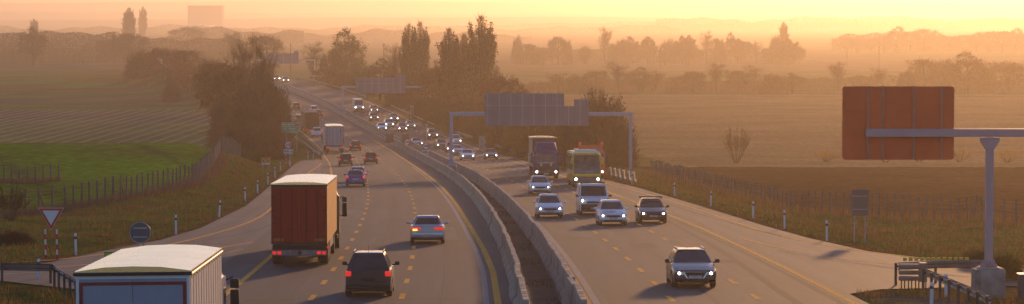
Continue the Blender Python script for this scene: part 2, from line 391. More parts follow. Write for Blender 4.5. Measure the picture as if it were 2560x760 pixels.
# painted markings and tar seams
M_orange = mat('orange_marking', (.95, .40, .02), .9, var=.25, scale=3)
M_white = mat('white_marking', (.42, .40, .38), .9, var=.3, scale=3)
M_tar = mat('tar', (.018, .017, .018), .85, var=.2)
M_conc_strip = mat('concrete_strip', (.26, .245, .23), .8, var=.15, scale=2)
def offline(name, tab, y0, y1, wd, dz, m, wfar=None):
    f = offs(tab); g = (lambda y: wd + (wfar-wd)*min(1, (y-y0)/(y1-y0))) if wfar else (lambda y: wd)
    return strip(name, lambda y: f(y)-g(y)/2, lambda y: f(y)+g(y)/2, y0, y1, dz, m, 3)
def worldline(name, pts, wd, dz, m):
    vs = []; fs = []; P = []
    for (a, b) in zip(pts[:-1], pts[1:]):
        n = max(1, int(math.dist(a, b)/4))
        for k in range(n): P.append((a[0]+(b[0]-a[0])*k/n, a[1]+(b[1]-a[1])*k/n))
    P.append(pts[-1]); 
    for _ in range(6): P = [P[0]] + [((P[i-1][0]+2*P[i][0]+P[i+1][0])/4, (P[i-1][1]+2*P[i][1]+P[i+1][1])/4) for i in range(1, len(P)-1)] + [P[-1]]
    for i, p in enumerate(P):
        q = P[min(i+1, len(P)-1)]; o = P[max(i-1, 0)]; dx, dy = q[0]-o[0], q[1]-o[1]; l = math.hypot(dx, dy); nx_, ny_ = -dy/l*wd/2, dx/l*wd/2
        for s in (1, -1): vs.append((p[0]+nx_*s, p[1]+ny_*s, ZR(p[1]+ny_*s)+dz))
    fs = [(2*i, 2*i+1, 2*i+3, 2*i+2) for i in range(len(P)-1)]
    me = bpy.data.meshes.new(name); me.from_pydata(vs, [], [f[::-1] for f in fs])
    o = link_obj(name, me, m); tag(o, kind='structure'); return o
ORL = [(60,-.1),(103,-.40),(121,-.42),(140,-.62),(157,-.85),(183,-1.1),(229,-1.38),(280,-1.6),(420,-1.7),(1000,-1.7)]
offline('orange_edge_line', ORL, 60, 470, .26, .004, M_orange)
offline('concrete_joint_strip', [(a, b-.42) for a, b in ORL], 60, 330, .22, .004, M_conc_strip)
offline('orange_edge_line', [(60,2.92),(1000,3.0)], 60, 640, .14, .004, M_orange)
offline('concrete_joint_strip', [(60,3.2),(1000,3.4)], 60, 640, .26, .004, M_conc_strip)
offline('orange_edge_line', [(60,-10.6),(110,-10.78),(136,-10.91),(310,-11.67),(347,-11.75),(395,-12.2),(480,-12.0),(1000,-12.2)], 60, 640, .24, .004, M_orange)
offline('orange_edge_line', [(60,12.6),(165,12.6),(220,12.2),(420,12.0),(1000,11.6)], 60, 640, .24, .004, M_orange)
offline('tar_seam', [(60,10.3),(107,10.6),(142,11.2),(180,11.6),(260,11.5)], 60, 250, .38, .004, M_tar, .2)
offline('tar_seam', [(60,12.25),(250,11.95)], 60, 200, .34, .0042, M_tar, .12)
offline('tar_seam', [(60,-5.7),(250,-6.0),(330,-6.3)], 60, 200, .03, .004, M_tar)
offline('tar_seam', [(60,-2.4),(400,-3.2)], 60, 330, .03, .004, M_tar)
offline('tar_seam', [(60,7.6),(400,7.9)], 60, 250, .03, .004, M_tar)
worldline('orange_ramp_line', [(-70,104.5),(-48,114),(-30,120.0),(-22.5,124.5),(-20,129.2),(-18.6,136),(-17.7,143.2),(-16.6,160),(-16.1,176.7),(-16.9,196),(-19.2,245),(-22.1,305),(-23.9,352),(-24.5,372)], .2, -.006, M_orange)
worldline('orange_ramp_line', [(-70,99),(-48,109.5),(-30,115.5),(-22,119),(-17.5,128),(-14.7,142),(-12.9,152)], .2, -.006, M_orange)
worldline('white_ramp_line', [(-24,117.5),(-17,122),(-14.2,131),(-12.95,146)], .12, -.006, M_white)
worldline('tar_seam', [(-18.5,142),(-15.6,150),(-14.7,160),(-14.5,178)], .14, -.006, M_tar)
worldline('tar_seam', [(-17.5,167),(-16.0,200),(-17.6,240)], .06, -.006, M_tar)
worldline('orange_ramp_line', [(70,108),(42,116),(26,120.5),(19.85,126.3),(17.2,137.5),(15.76,145.2),(14.5,157),(13.2,190),(11.6,222),(8.6,262)], .2, -.006, M_orange)
worldline('orange_ramp_line', [(12.55,152),(13.08,143.1),(15.23,130.8),(17.29,122.9),(26,116),(42,111.5),(70,104)], .2, -.006, M_orange)
worldline('tar_seam', [(11.2,214),(12.2,190),(13.5,172),(14.3,160),(15.2,152)], .22, -.006, M_tar)
worldline('tar_seam', [(13.2,139),(15.2,127),(17.0,120.5),(20,116)], .12, -.006, M_tar)
worldline('white_ramp_line', [(13.6,139.5),(15.6,128),(17.4,121),(19,117.5)], .16, -.006, M_white)
M_patch = mat('patch_asphalt', (.024, .020, .022), .85, var=.25); M_patch2 = mat('pale_patch_asphalt', (.085, .072, .078), .85, var=.25)
for (a, b_, y0, y1, mm) in [(-9.6,-8.7,175,178.5,M_patch),(-9.9,-8.3,186,194,M_patch2),(-9.2,-8.9,205,226,M_patch),(7.0,8.3,142,146,M_patch),(7.6,8.6,147,149,M_patch2),(4.0,5.4,151,153,M_patch),(-6.6,-4.9,236,252,M_patch2),(10.1,11.2,128,131,M_patch),(-5.9,-5.5,118,133,M_patch),(3.8,4.6,118,128,M_patch2),(-9.8,-7.9,96,104,M_patch),(9.7,12.0,196,204,M_patch),(-2.6,-1.9,150,166,M_patch2),(4.2,5.7,212,222,M_patch),(-3.4,-1.3,262,300,M_patch)]:
    strip('road_patch', const(a), const(b_), y0, y1, .003, mm, 3)
def dashes(tab, y0, y1, first, wd=.21):
    f = offs(tab); vs = []; fs = []; y = first; 
    while y < y1:
        n = len(vs); k = 3
        for j in range(k+1):
            yy = y + 3.0*j/k
            for s in (-1, 1): vs.append((B(yy) + f(yy) + s*wd/2, yy, ZR(yy)+.004))
        fs += [(n+2*j, n+2*j+1, n+2*j+3, n+2*j+2) for j in range(k)]; y += 9.15
    me = bpy.data.meshes.new('lane_dashes'); me.from_pydata(vs, [], fs); tag(link_obj('lane_dashes', me, M_orange), kind='structure')
dashes([(60,-3.9),(103,-3.97),(141,-4.15),(186,-4.28),(232,-4.45),(288,-4.70),(347,-4.9),(1000,-5.1)], 60, 600, 67.5-9.15)
dashes([(60,-7.3),(105,-7.34),(142,-7.52),(197,-7.69),(258,-8.08),(1000,-8.5)], 60, 600, 66.7-9.15)
dashes([(60,6.1),(160,6.05),(186,5.93),(300,5.9),(1000,6.0)], 60, 600, 66.0-9.15)
dashes([(60,9.35),(170,9.33),(300,9.1),(1000,8.9)], 60, 600, 67.2-9.15)

# ---------------------------------------------------------------- haze
def haze():
    m, t, b = newmat('haze'); t.nodes.remove(b)
    vp = t.nodes.new('ShaderNodeVolumePrincipled'); vp.inputs['Color'].default_value = (.80, .70, .61, 1)
    vp.inputs['Density'].default_value = HAZE_DENSITY; vp.inputs['Anisotropy'].default_value = HAZE_G
    t.links.new(vp.outputs[0], t.nodes['Material Output'].inputs['Volume'])
    mb = MB(); mb.box(-9500, 9500, -400, 14500, -3, 108)
    o = mb.build('haze', m); tag(o, kind='stuff'); return o
haze()

# ================================================================ roadside things
M_conc = mat('barrier_concrete', (.38, .31, .25), .85, var=.22, scale=1.2, bump=.3)
M_conc2 = mat('pedestal_concrete', (.30, .28, .25), .85, var=.3, scale=2, bump=.3)
M_steel = mat('galvanised_steel', (.36, .36, .38), .42, .65, var=.12, scale=3)
M_paintgrey = mat('gantry_grey_paint', (.36, .36, .46), .5, .2, var=.08)
M_panel = mat('sign_back_aluminium', (.23, .20, .235), .55, .35, var=.10, scale=.7)
M_dark = mat('dark_plastic', (.022, .022, .024), .5, var=.1)
M_white = mat('white_enamel', (.75, .75, .77), .5, var=.05)
M_red = mat('red_enamel', (.50, .02, .02), .45, var=.06)
M_black = mat('black_paint', (.012, .012, .014), .5, var=.05)
M_green = mat('green_sign_face', (.01, .30, .13), .5, var=.08)
M_or = mat('orange_sign_face', (.75, .28, .02), .5, var=.06)
M_yel = mat('yellow_paint', (.62, .50, .03), .5, var=.08)
M_postconc = mat('fence_post_concrete', (.07, .075, .10), .9, var=.25, scale=3)
M_wire = mat('wire', (.12, .12, .12), .5, .6)

def at(px, Y, z=None, dz=0):
    X = (px - 1280) * Y / 7000
    return (X, Y, (Gz(X, Y) if z is None else z) + dz)

# --- concrete barrier segments: two rows down the median, each segment one thing
PROF = [(-.31,0),(-.31,.08),(-.14,.30),(-.105,.93),(-.09,.95),(.09,.95),(.105,.93),(.14,.30),(.31,.08),(.31,0)]
def barrier_mesh(L):
    mb = MB(); n = len(PROF); vs = []
    ends = [(-L/2+.05, .93), (-L/2+.10, 1), (-L/6-.04, 1), (-L/6, .72), (-L/6+.04, 1), (L/6-.04, 1), (L/6, .72), (L/6+.04, 1), (L/2-.10, 1), (L/2-.05, .93)]
    for (y, s) in ends:
        for (a, b) in PROF: vs.append((a*s, y, b*(s if s > .9 else .985)))
    fs = [(i*n+k, i*n+(k+1) % n, (i+1)*n+(k+1) % n, (i+1)*n+k) for i in range(9) for k in range(n)]
    fs += [tuple(range(n-1, -1, -1)), tuple(range(9*n, 10*n))]
    mb.add(vs, fs)
    return mb
rb = random.Random(3)
first = None
for (off, word, gname) in [(.42, 'left', 'concrete barrier segments along the left side of the median'), (2.28, 'right', 'concrete barrier segments along the right side of the median')]:
    first = None; Y = 90.0
    while Y < 449:
        th = heading(Y+2); Yc = Y + 2*math.cos(th); X = B(Yc) + off
        if first is None:
            o = barrier_mesh(4.0).build('concrete_barrier', M_conc, smooth=30); first = o
        else:
            o = first.copy(); col.objects.link(o)
        o.location = (X + rb.uniform(-.045, .045), Yc, ZR(Yc) + .0)
        o.rotation_euler = (slope(Yc), 0, th + rb.uniform(-.012, .012))
        tag(o, 'grey concrete barrier segment in the median row on the %s carriageway side' % word, 'barrier', gname)
        Y += 4*math.cos(th)
LOWP = [(-.28,0),(-.28,.10),(-.12,.20),(-.09,.62),(.09,.62),(.12,.20),(.28,.10),(.28,0)]
for (off, word) in [(.45, 'left'), (2.25, 'right')]:
    mb = MB(); ys = ysamp(462, 900, 5)
    mb.prism(LOWP, [((B(y)+off, y, ZR(y)), (math.cos(heading(y)), math.sin(heading(y)), 0)) for y in ys])
    tag(mb.build('low_barrier', M_conc), 'long low concrete wall in the far median on the %s carriageway side' % word, 'barrier')
for px, y0 in ((957, 'left'), (990, 'right')):
    Y = 456; X = B(Y) + (-.0 if y0 == 'left' else 2.6)
    e = empty('crash_cushion', (X, Y, ZR(Y)), (0, 0, heading(Y)))
    tag(e, 'dark upright cushion panels at the %s hand end of the median barrier gap' % y0, 'crash cushion')
    mb = MB(); mb.bbox(-.62, .62, -.15, .15, .1, 1.55, .05); mb.build('panel', mat('grey_rubber', (.09, .085, .09), .7), e)
    mb = MB()
    for k in range(4): mb.box(-.6, .6, -.155, -.15, .35+.33*k, .40+.33*k)
    mb.build('rib', M_dark, e)
    mb = MB(); mb.box(-.5, -.38, -.25, .25, 0, .1); mb.box(.38, .5, -.25, .25, 0, .1); mb.build('foot', M_steel, e)

# --- steel guard rails
M_rail = mat('dull_rail_steel', (.20, .19, .19), .5, .6, var=.15)
M_rpost = mat('dark_rail_post', (.07, .07, .075), .6, .4)
WB = [(0,-.155),(.03,-.14),(.08,-.10),(.08,-.06),(.02,-.01),(.02,.01),(.08,.06),(.08,.10),(.03,.14),(0,.155),(-.012,.15),(.06,.09),(.06,.065),(0,.012),(0,-.012),(.06,-.065),(.06,-.09),(-.012,-.15)]
def guardrail(label, pts, face=1, h=.62, spacing=2.0, onroad=True, drop_end=False, name='guard_rail'):
    e = empty(name, (pts[0][0], pts[0][1], ZR(pts[0][1]))); tag(e, label, 'guard rail'); o0 = Vector(e.location)
    P = []
    for (a, b) in zip(pts[:-1], pts[1:]):
        n = max(1, int(math.dist(a, b)/spacing + .5))
        for k in range(n): P.append((a[0]+(b[0]-a[0])*k/n, a[1]+(b[1]-a[1])*k/n))
    P.append(pts[-1]); ax = []
    gz = (lambda x, y: ZR(y)) if onroad else Gz
    for i, p in enumerate(P):
        q = P[min(i+1, len(P)-1)]; o = P[max(0, i-1)]; d = Vector((q[0]-o[0], q[1]-o[1], 0)).normalized(); nrm = Vector((d.y, -d.x, 0)) * face
        z = gz(*p) + h
        if drop_end and i == len(P)-1: z -= .5
        ax.append((Vector((p[0], p[1], z)) - o0, nrm))
    mb = MB(); mb.prism(WB, ax); mb.build('rail_beam', M_rail, e)
    for i, (p, n) in enumerate(ax):
        mb = MB(); b0 = p - n*.10
        mb.tube(b0 + Vector((0, 0, -h-.3)), b0 + Vector((0, 0, .14)), .055, n=6); mb.tube(b0 + Vector((0,0,0)), p + n*.02, .05, n=6)
        mb.build('post', M_rpost, e)
    return e
guardrail('steel guard rail beside the ramp in the bottom left corner', [(-32,114.6),(-20.85,114.3),(-18.7,113.6),(-17.6,109),(-16.0,103),(-14.6,97)], face=-1)
e = guardrail('long steel guard rail running up to the ribbed nose by the slip road', [(16.25,109.6),(16.2,98.5),(16.1,94)], face=-1, h=.66, spacing=2.2)
guardrail('steel guard rail on the grass verge beside the green road sign', [(-25.4,371),(-26.6,384),(-28.5,402),(-32.6,440),(-36.5,470)], face=-1, spacing=3)
guardrail('far steel guard rail along the verge below the poplars', [(B(y)+14.6, y) for y in (398, 420, 445, 470, 500)], face=-1, spacing=4)
guardrail('farthest steel guard rail on the outer verge beyond the second gantry', [(B(y)+13.6, y) for y in (520, 545, 572, 600)], face=-1, spacing=4)
guardrail('distant steel guard rail on the outer verge where the motorway climbs', [(B(y)+13.4, y) for y in (640, 680, 720, 760)], face=-1, spacing=6)
# ribbed nose of the near guard rail
e = empty('crash_cushion', (15.85, 110.4, ZR(110.4))); tag(e, 'ribbed steel crash nose at the end of the guard rail by the slip road', 'crash cushion')
for z in (.38, .62, .86):
    mb = MB(); mb.bbox(-.55, .42, -.12, .12, z-.09, z+.09, .05); mb.build('nose_rib', M_rail, e)
mb = MB(); mb.tube((.40, 0, .25), (.40, 0, 1.0), .17, n=12); mb.build('nose_column', M_rail, e)
mb = MB()
for k in range(8): mb.tube((-.45+.14*k, -.05+.1*(k % 2), -.05), (-.45+.14*k, -.05+.1*(k % 2), .32), .025, n=6)
mb.build('foot', M_dark, e)
e = guardrail('rear guard rail with yellow reflectors behind the ribbed crash nose', [(15.5,112.2),(17.3,113.6),(19.6,114.4)], face=1, h=.75)
mb = MB()
for k in range(12): mb.bbox(.4+.24*k, .55+.24*k, 1.25+.07*k, 1.33+.07*k, .86-.006*k, 1.0-.006*k, .02)
mb.build('reflector', M_yel, e)

# --- delineator posts
def delineator():
    e = empty('delineator_post', (0, 0, 0))
    mb = MB(); pr = [(-.06,-.04),(.06,-.04),(.045,.05),(-.045,.05)]
    mb.add([(x, y, -.2) for x, y in pr] + [(x, y, .80) for x, y in pr], [(0,3,2,1),(4,5,6,7),(0,1,5,4),(1,2,6,5),(2,3,7,6),(3,0,4,7)])
    mb.build('shaft', M_white, e, 30)
    mb = MB(); mb.add([(x*1.02, y*1.02, .80) for x, y in pr] + [(x*1.02, y*1.02, .93) for x, y in pr], [(0,3,2,1),(4,5,6,7),(0,1,5,4),(1,2,6,5),(2,3,7,6),(3,0,4,7)]); mb.build('reflector_band', M_black, e)
    mb = MB(); mb.add([(x, y, .93) for x, y in pr] + [(x, y, 1.04) for x, y in pr[:2]] + [(x, y, 1.10) for x, y in pr[2:]], [(0,3,2,1),(4,5,6,7),(0,1,5,4),(1,2,6,5),(2,3,7,6),(3,0,4,7)]); mb.build('cap', M_white, e)
    return e
dp = delineator(); used = False
LP = [(187,135.5,'white post nearest the give way sign on the left bank'),(448,158,'white post right of the round sign on the left bank'),(548,182.6,'leaning white post on the left verge just before the bank steepens'),
 (612,212.7,'fourth white delineator up the left verge'),(645,232,'fifth white delineator up the left verge, above the red lorry roof'),(673,258,'white delineator below the small orange sign'),(687,283,'white delineator just right of the small orange sign'),
 (700,305,'white delineator just above the one right of the orange sign'),(726,336,'white delineator beside the left speed limit sign'),(783,380,'white delineator in the corner where the slip road lane ends')]
RP = [(1580,258,'white delineator in front of the near gantry pedestal'),(1687,224,'white delineator uphill of the old estate car on the right verge'),(1778,202,'white delineator second nearest the near gantry on the right verge'),(1884,180,'white delineator midway along the right slip road edge'),
 (1963,165.5,'white delineator left of the small square sign back'),(2069,150.5,'white delineator nearest the small square sign back'),(1292,362,'white delineator left of the blue lorry on the far verge'),(1255,372,'white delineator above the dark car nearest the far verge'),
 (878,608,'far white delineator left of the tall van'),(925,585,'far white delineator right of the tall van'),(953,566,'far white delineator below the second gantry sign'),(980,545,'far white delineator before the farther guard rail'),(2332,101,'stubby white delineator in front of the near right guard rail'),(2369,106,'short white post behind the near right guard rail'),(92,116.5,'short white post behind the bottom left guard rail')]
for lst, grp in ((LP, 'white delineators along the left slip road'), (RP, 'white delineators along the right verge')):
    for (px, Y, lab) in lst:
        o = dp if not used else copy_tree(dp); used = True
        x, y, z = at(px, Y); _, el, er = edges(np.array([Y]))
        if 125 < Y and px < 1280: x = min(x, float(el[0]) - .35)
        if 125 < Y and px >= 1280 and px > 1000: x = max(x, float(er[0]) + .35)
        o.location = (x, y, Gz(x, y)); o.rotation_euler = (0, R(4 if px == 548 else rb.uniform(-1.5, 1.5)), 0)
        if px in (2332, 2369, 92): o.scale = (1.15, 1.15, .8)
        tag(o, lab, 'delineator post', grp)

# --- field fences of concrete posts
def fence(label, pts, spacing, ph=1.85, struts=9, seed=1):
    rn = random.Random(seed)
    e = empty('post_fence', (pts[0][0], pts[0][1], Gz(*pts[0]))); tag(e, label, 'fence'); o0 = Vector(e.location)
    P = []
    for (a, b) in zip(pts[:-1], pts[1:]):
        n = max(1, int(math.dist(a, b)/spacing + .5))
        for k in range(n): P.append((a[0]+(b[0]-a[0])*k/n, a[1]+(b[1]-a[1])*k/n))
    P.append(pts[-1]); tops = []
    for i, p in enumerate(P):
        g = Gz(*p); h = ph*rn.uniform(.94, 1.06); lx, ly = rn.uniform(-.05, .05), rn.uniform(-.05, .05)
        b0 = Vector((p[0], p[1], g-.3)) - o0; t0 = Vector((p[0]+lx, p[1]+ly, g+h)) - o0
        mb = MB(); mb.tube(b0, t0, .105, .095, n=4); mb.tube(t0, t0 + Vector((0, 0, .09)), .095, .03, n=4)
        mb.build('post', M_postconc, e); tops.append((b0, t0))
        if i % struts == struts//2 and i+1 < len(P):
            mb = MB(); d = Vector((P[i+1][0]-p[0], P[i+1][1]-p[1], 0)).normalized()
            mb.tube(b0 + d*1.0 + Vector((0,0,.1)), t0 - Vector((0, 0, .25)), .06, n=4); mb.build('strut', M_postconc, e)
    mb = MB()
    for f in (.35, .5, .65, .8, .93):
        for (b0, t0), (b1, t1) in zip(tops[:-1], tops[1:]):
            mb.tube(b0.lerp(t0, f), b1.lerp(t1, f), .008, n=3, caps=False)
    mb.build('wire', M_wire, e)
    return e
fence('long row of grey concrete posts between the left bank and the green field', [(-38.5,204),(-33.9,212),(-31.1,222),(-28.9,235),(-28.0,245),(-28.6,258),(-30,280),(-32.4,310)], 1.55, seed=2)
fence('short row of grey concrete posts standing inside the green field at the left edge', [(-52,243),(-46,245.5),(-40.2,248)], .68, 1.5, seed=4)
fence('row of grey posts running behind the dark roadside bushes on the left', [(-32.4,312),(-33.5,330),(-34,350)], 2.2, seed=5)
fence('near end of the grey post row left of the give way sign', [(-39.2,203.4),(-43,199),(-48,194)], 1.2, seed=6)
fence('row of grey posts between the right bank and the dark ploughed field', [(15.5,311),(17.6,283),(20,255),(23.1,228)], 1.7, 1.75, seed=7)
fence('row of grey posts behind the small square sign back and the tall gantry pole', [(23.6,227.6),(28.9,220),(35.3,213)], .82, 1.85, seed=8)
fence('short end row of grey posts at the right edge beyond the gantry pole', [(35.6,212),(37.0,205),(39.5,198)], 2.4, 1.9, seed=9)

# --- gantries: sign panel and ribs, posts, beam
def panel(name, rects, y, th, m, parent, rib=None, horizontals=()):
    # rects share one plane facing the camera's side; built as one slab per rect butted edge to edge
    mb = MB()
    for (x0, x1, z0, z1) in rects: mb.bbox(x0, x1, y, y+th, z0, z1, .012)
    return mb.build(name, m, parent)
M_ribd = mat('rib_dark_grey', (.17, .15, .19), .6)  # darker grey for every other rib
def gantry(label, Y, pxl, pxr, py_beam, rects_px, base_l, base_r, beam_h=.42, col_w=.34, nrib=18, leftcol=True):
    X0, X1 = (pxl-1280)*Y/7000, (pxr-1280)*Y/7000; zb = 20 - (py_beam-45)*Y/7000
    e = empty('road_gantry', (X0, Y, base_l)); tag(e, label, 'gantry'); o = Vector(e.location)
    def L(x, y, z): return (x-o.x, y-o.y, z-o.z)
    mb = MB(); mb.bbox(X0-o.x-.2, X1-o.x+.2, -.2, .2, zb-o.z-beam_h/2, zb-o.z+beam_h/2, .04); mb.build('beam', M_paintgrey, e)
    for (x, zb0, on) in ((X0, base_l, leftcol), (X1, base_r, True)):
        if not on: continue
        mb = MB(); mb.bbox(x-o.x-col_w/2, x-o.x+col_w/2, -.19, .19, zb0-o.z+.9, zb-o.z-beam_h/2, .03)
        for s in (-1, 1): mb.slab([(x-o.x+s*col_w/2, 0.0, zb0-o.z+.95), (x-o.x+s*(col_w/2+.28), 0.0, zb0-o.z+.95), (x-o.x+s*col_w/2, 0.0, zb0-o.z+1.6)], (0, 1, 0), .04)
        mb.bbox(x-o.x-.45, x-o.x+.45, -.35, .35, zb0-o.z+.88, zb0-o.z+.94, .01)
        mb.build('column', M_paintgrey, e)
        mb = MB(); mb.bbox(x-o.x-.55, x-o.x+.55, -.7, .7, zb0-o.z-.6, zb0-o.z+.88, .05); mb.build('pedestal', M_conc2, e)
    rs = [((a-1280)*Y/7000-o.x, (b-1280)*Y/7000-o.x, 20-(d-45)*Y/7000-o.z, 20-(c-45)*Y/7000-o.z) for (a, c, b, d) in rects_px]
    p = panel('sign_panel', rs, -.34, .04, M_panel, e)
    xa, xb = min(r[0] for r in rs), max(r[1] for r in rs); za, zt = min(r[2] for r in rs), max(r[3] for r in rs)
    for k in range(nrib):
        x = xa + (xb-xa)*(k+.5)/nrib; top = max(r[3] for r in rs if r[0]-.01 <= x <= r[1]+.01)
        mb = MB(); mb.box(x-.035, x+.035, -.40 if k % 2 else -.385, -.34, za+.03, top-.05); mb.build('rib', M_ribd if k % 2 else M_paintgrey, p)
    mb = MB()
    for x0, x1, z0, z1 in rs[:1]: 
        mb.box(x0, x1, -.375, -.342, z0+(z1-z0)*.62, z0+(z1-z0)*.62+.05)
    mb.build('rail', M_paintgrey, p)
    return e
gantry('near grey road gantry with the back of a stepped sign over the oncoming lanes', 297, 1128, 1577, 285, [(1212,233,1410,314),(1410,265,1436,314),(1436,248,1472,314)], ZR(297), 2.3)
gantry('middle grey road gantry with a smaller stepped sign beyond the tall van', 578, 856, 1067, 217, [(890,194,993,233),(993,187,1014,233)], ZR(578), Gz(at(1067,578)[0], 578), nrib=14)
gantry('faint farthest road gantry with its pale sign above the crest', 850, 640, 787, 150, [(660,133,735,159),(735,127,747,159)], ZR(850), 1.5, nrib=8, leftcol=False)

# cantilever with the big plain sign back
def cantilever():
    M_paintgrey = mat('flare_mauve_steel', (.55, .36, .38), .5, .1, var=.06)  # grey steel with the flare's mauve cast put into its colour
    Y = 106; X = 18.1; g = ZR(Y) - .1
    e = empty('road_gantry', (X, Y, g)); tag(e, 'tall grey mast on a concrete block carrying the big flare-reddened rounded sign back', 'gantry')
    def zz(py): return 20 - (py-45)*Y/7000 - g
    def xx(px): return (px-1280)*Y/7000 - X
    mb = MB(); mb.bbox(-.145, .145, -.145, .145, 1.20, zz(343), .02); mb.build('mast', M_paintgrey, e)
    mb = MB(); mb.bbox(-.36, .36, -.30, .30, 1.15, 1.20, .01)
    for s in (-1, -.33, .33, 1): mb.slab([(s*.17, -.165, 1.2), (s*.17, -.30, 1.2), (s*.17, -.165, 1.48)], (1, 0, 0), .02)
    for s in (-1, 1): mb.slab([(s*.16, 0, 1.2), (s*.34, 0, 1.2), (s*.34, 0, 1.26), (s*.16, 0, 1.48)], (0, 1, 0), .02)
    mb.build('base_plate', M_paintgrey, e)
    mb = MB(); mb.bbox(-.42, .55, -.6, .6, -.6, 1.15, .04); mb.build('pedestal', M_conc2, e, 40)
    mb = MB(); mb.bbox(-.58, -.425, -.45, .5, -.6, 1.12, .03); mb.build('pedestal_wing', M_conc2, e)
    mb = MB(); mb.slab([(-.16, -.165, zz(372)), (.16, -.165, zz(372)), (.36, -.165, zz(352)), (.36, -.165, zz(343)), (-.36, -.165, zz(343)), (-.36, -.165, zz(352))], (0, 1, 0), .33)
    for k in range(7): mb.box(-.36+.115*k, -.34+.115*k, -.19, -.165, zz(352), zz(330))
    mb.build('bracket', M_paintgrey, e)
    mb = MB(); mb.bbox(xx(2165), xx(2680), -.14, .14, zz(342), zz(322), .02); mb.build('beam', M_paintgrey, e)
    # rounded panel
    x0, x1, z0, z1 = xx(2108), xx(2388), zz(400), zz(216); r = .12; pts = []
    for (cx, cz, a0) in ((x1-r, z1-r, 0), (x0+r, z1-r, 90), (x0+r, z0+r, 180), (x1-r, z0+r, 270)):
        for k in range(6): a = R(a0+18*k); pts.append((cx+r*math.cos(a), .20, cz+r*math.sin(a)))
    Mb = mat('flare_tinted_sign_back', (.95, .15, .04), .6, .0, var=.10, scale=.8)  # red-orange of the lens flare put into the base colour
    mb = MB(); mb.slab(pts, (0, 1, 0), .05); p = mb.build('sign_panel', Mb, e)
    Mr = mat('rail_tint', (.55, .26, .20), .55, .3)
    for px in (2172, 2210, 2287, 2356):
        mb = MB(); mb.bbox(xx(px)-.035, xx(px)+.035, .145, .198, z0+.02, z1+.02, .01); mb.build('rib', Mr, p)
    mb = MB()
    for pz in (275, 337): mb.box(x0+.03, x1-.03, .17, .1985, zz(pz)-.02, zz(pz)+.02)
    for px in (2164, 2218, 2278, 2331): mb.box(xx(px)-.012, xx(px)+.012, .18, .1987, z0+.03, z1-.03)
    mb.build('seam', Mb, p)
cantilever()
e = empty('control_cabinet', (19.35, 104.3, Gz(19.35, 104.3))); tag(e, 'dark grey roadside cabinet beside the concrete mast block in the corner', 'cabinet')
mb = MB(); mb.bbox(-.42, .6, -.25, .25, -.4, .95, .02); mb.build('housing', mat('cabinet_grey', (.075, .075, .085), .6, .2), e)
mb = MB(); mb.bbox(-.36, -.06, -.27, -.252, .05, .80, .008); mb.build('door', mat('cabinet_grey_light', (.09, .09, .10), .6, .2), e)
mb = MB(); mb.bbox(-.15, -.10, -.29, -.272, .45, .58, .006); mb.build('handle', M_steel, e)
mb = MB(); mb.bbox(-.46, .64, -.29, .29, .95, 1.0, .01); mb.build('lid', M_steel, e)

# --- small signs
FONT = None
def text(s, size, m, parent, loc, name='lettering', rx=90, bold=.0):
    cu = bpy.data.curves.new(name, 'FONT'); cu.body = s; cu.size = size; cu.extrude = .004; cu.offset = bold; cu.align_x = 'CENTER'; cu.align_y = 'CENTER'
    o = bpy.data.objects.new(name, cu); col.objects.link(o); o.location = loc; bpy.context.view_layer.update()
    me = bpy.data.meshes.new_from_object(o); bpy.data.objects.remove(o); o = bpy.data.objects.new(name, me); col.objects.link(o); o.location = loc; o.rotation_euler = (R(rx), 0, 0); o.parent = parent; me.materials.clear(); me.materials.append(m); return o
def disc(r, y0, y1, cz, n=28, cx=0): 
    mb = MB(); mb.tube((cx, y0, cz), (cx, y1, cz), r, n=n); return mb
def ring(r0, r1, y, cz, n=32):
    mb = MB(); vs = []
    for r in (r0, r1):
        for k in range(n): a = 2*math.pi*k/n; vs.append((r*math.cos(a), y, cz+r*math.sin(a)))
    vs += [(x, y+.01, z) for x, y, z in vs]
    fs = []
    for k in range(n):
        q = (k+1) % n; fs += [(k, q, n+q, n+k), (2*n+k, 3*n+k, 3*n+q, 2*n+q), (n+k, n+q, 3*n+q, 3*n+k), (k, 2*n+k, 2*n+q, q)]
    return mb.add(vs, fs)
def posts(e, xs_, top, m=None, r=.035, stripes=False):
    for x in xs_:
        if not stripes:
            mb = MB(); mb.tube((x, .05, -.3), (x, .05, top), r, n=8); mb.build('post', m or M_steel, e)
        else:
            mw = MB(); bands = []; k = 0; z = -.2
            while z < top:
                if k % 2: bands.append(MB().tube((x, .05, z), (x, .05, min(top, z+.24)), r+.004, n=8))
                z += .24; k += 1
            mw.tube((x, .05, -.3), (x, .05, top), r, n=8); p = mw.build('post', M_white, e)
            for q in bands: q.build('stripe', M_red, p)
# give way
x, y, z = at(125, 131); e = empty('give_way_sign', (x, y, z)); tag(e, 'white triangle give way sign with red border on striped posts', 'road sign')
posts(e, (-.28, .26), 1.5, stripes=True, r=.045)
def tri(s, cz, y, t): 
    h = s*.866; return [( -s/2, y, cz+h/3), (s/2, y, cz+h/3), (0, y, cz-h*2/3)]
top = 20-(522-45)*y/7000 - z; cz = top - 1.10*.866/3
mb = MB(); mb.slab(tri(1.16, cz, -.02, 0), (0, 1, 0), .03); mb.build('border', M_red, e)
mb = MB(); mb.slab(tri(1.22, cz, .012, 0), (0, 1, 0), .02); mb.build('rim', M_white, e)
mb = MB(); mb.slab(tri(.80, cz, -.026, 0), (0, 1, 0), .005); mb.build('face', M_white, e)
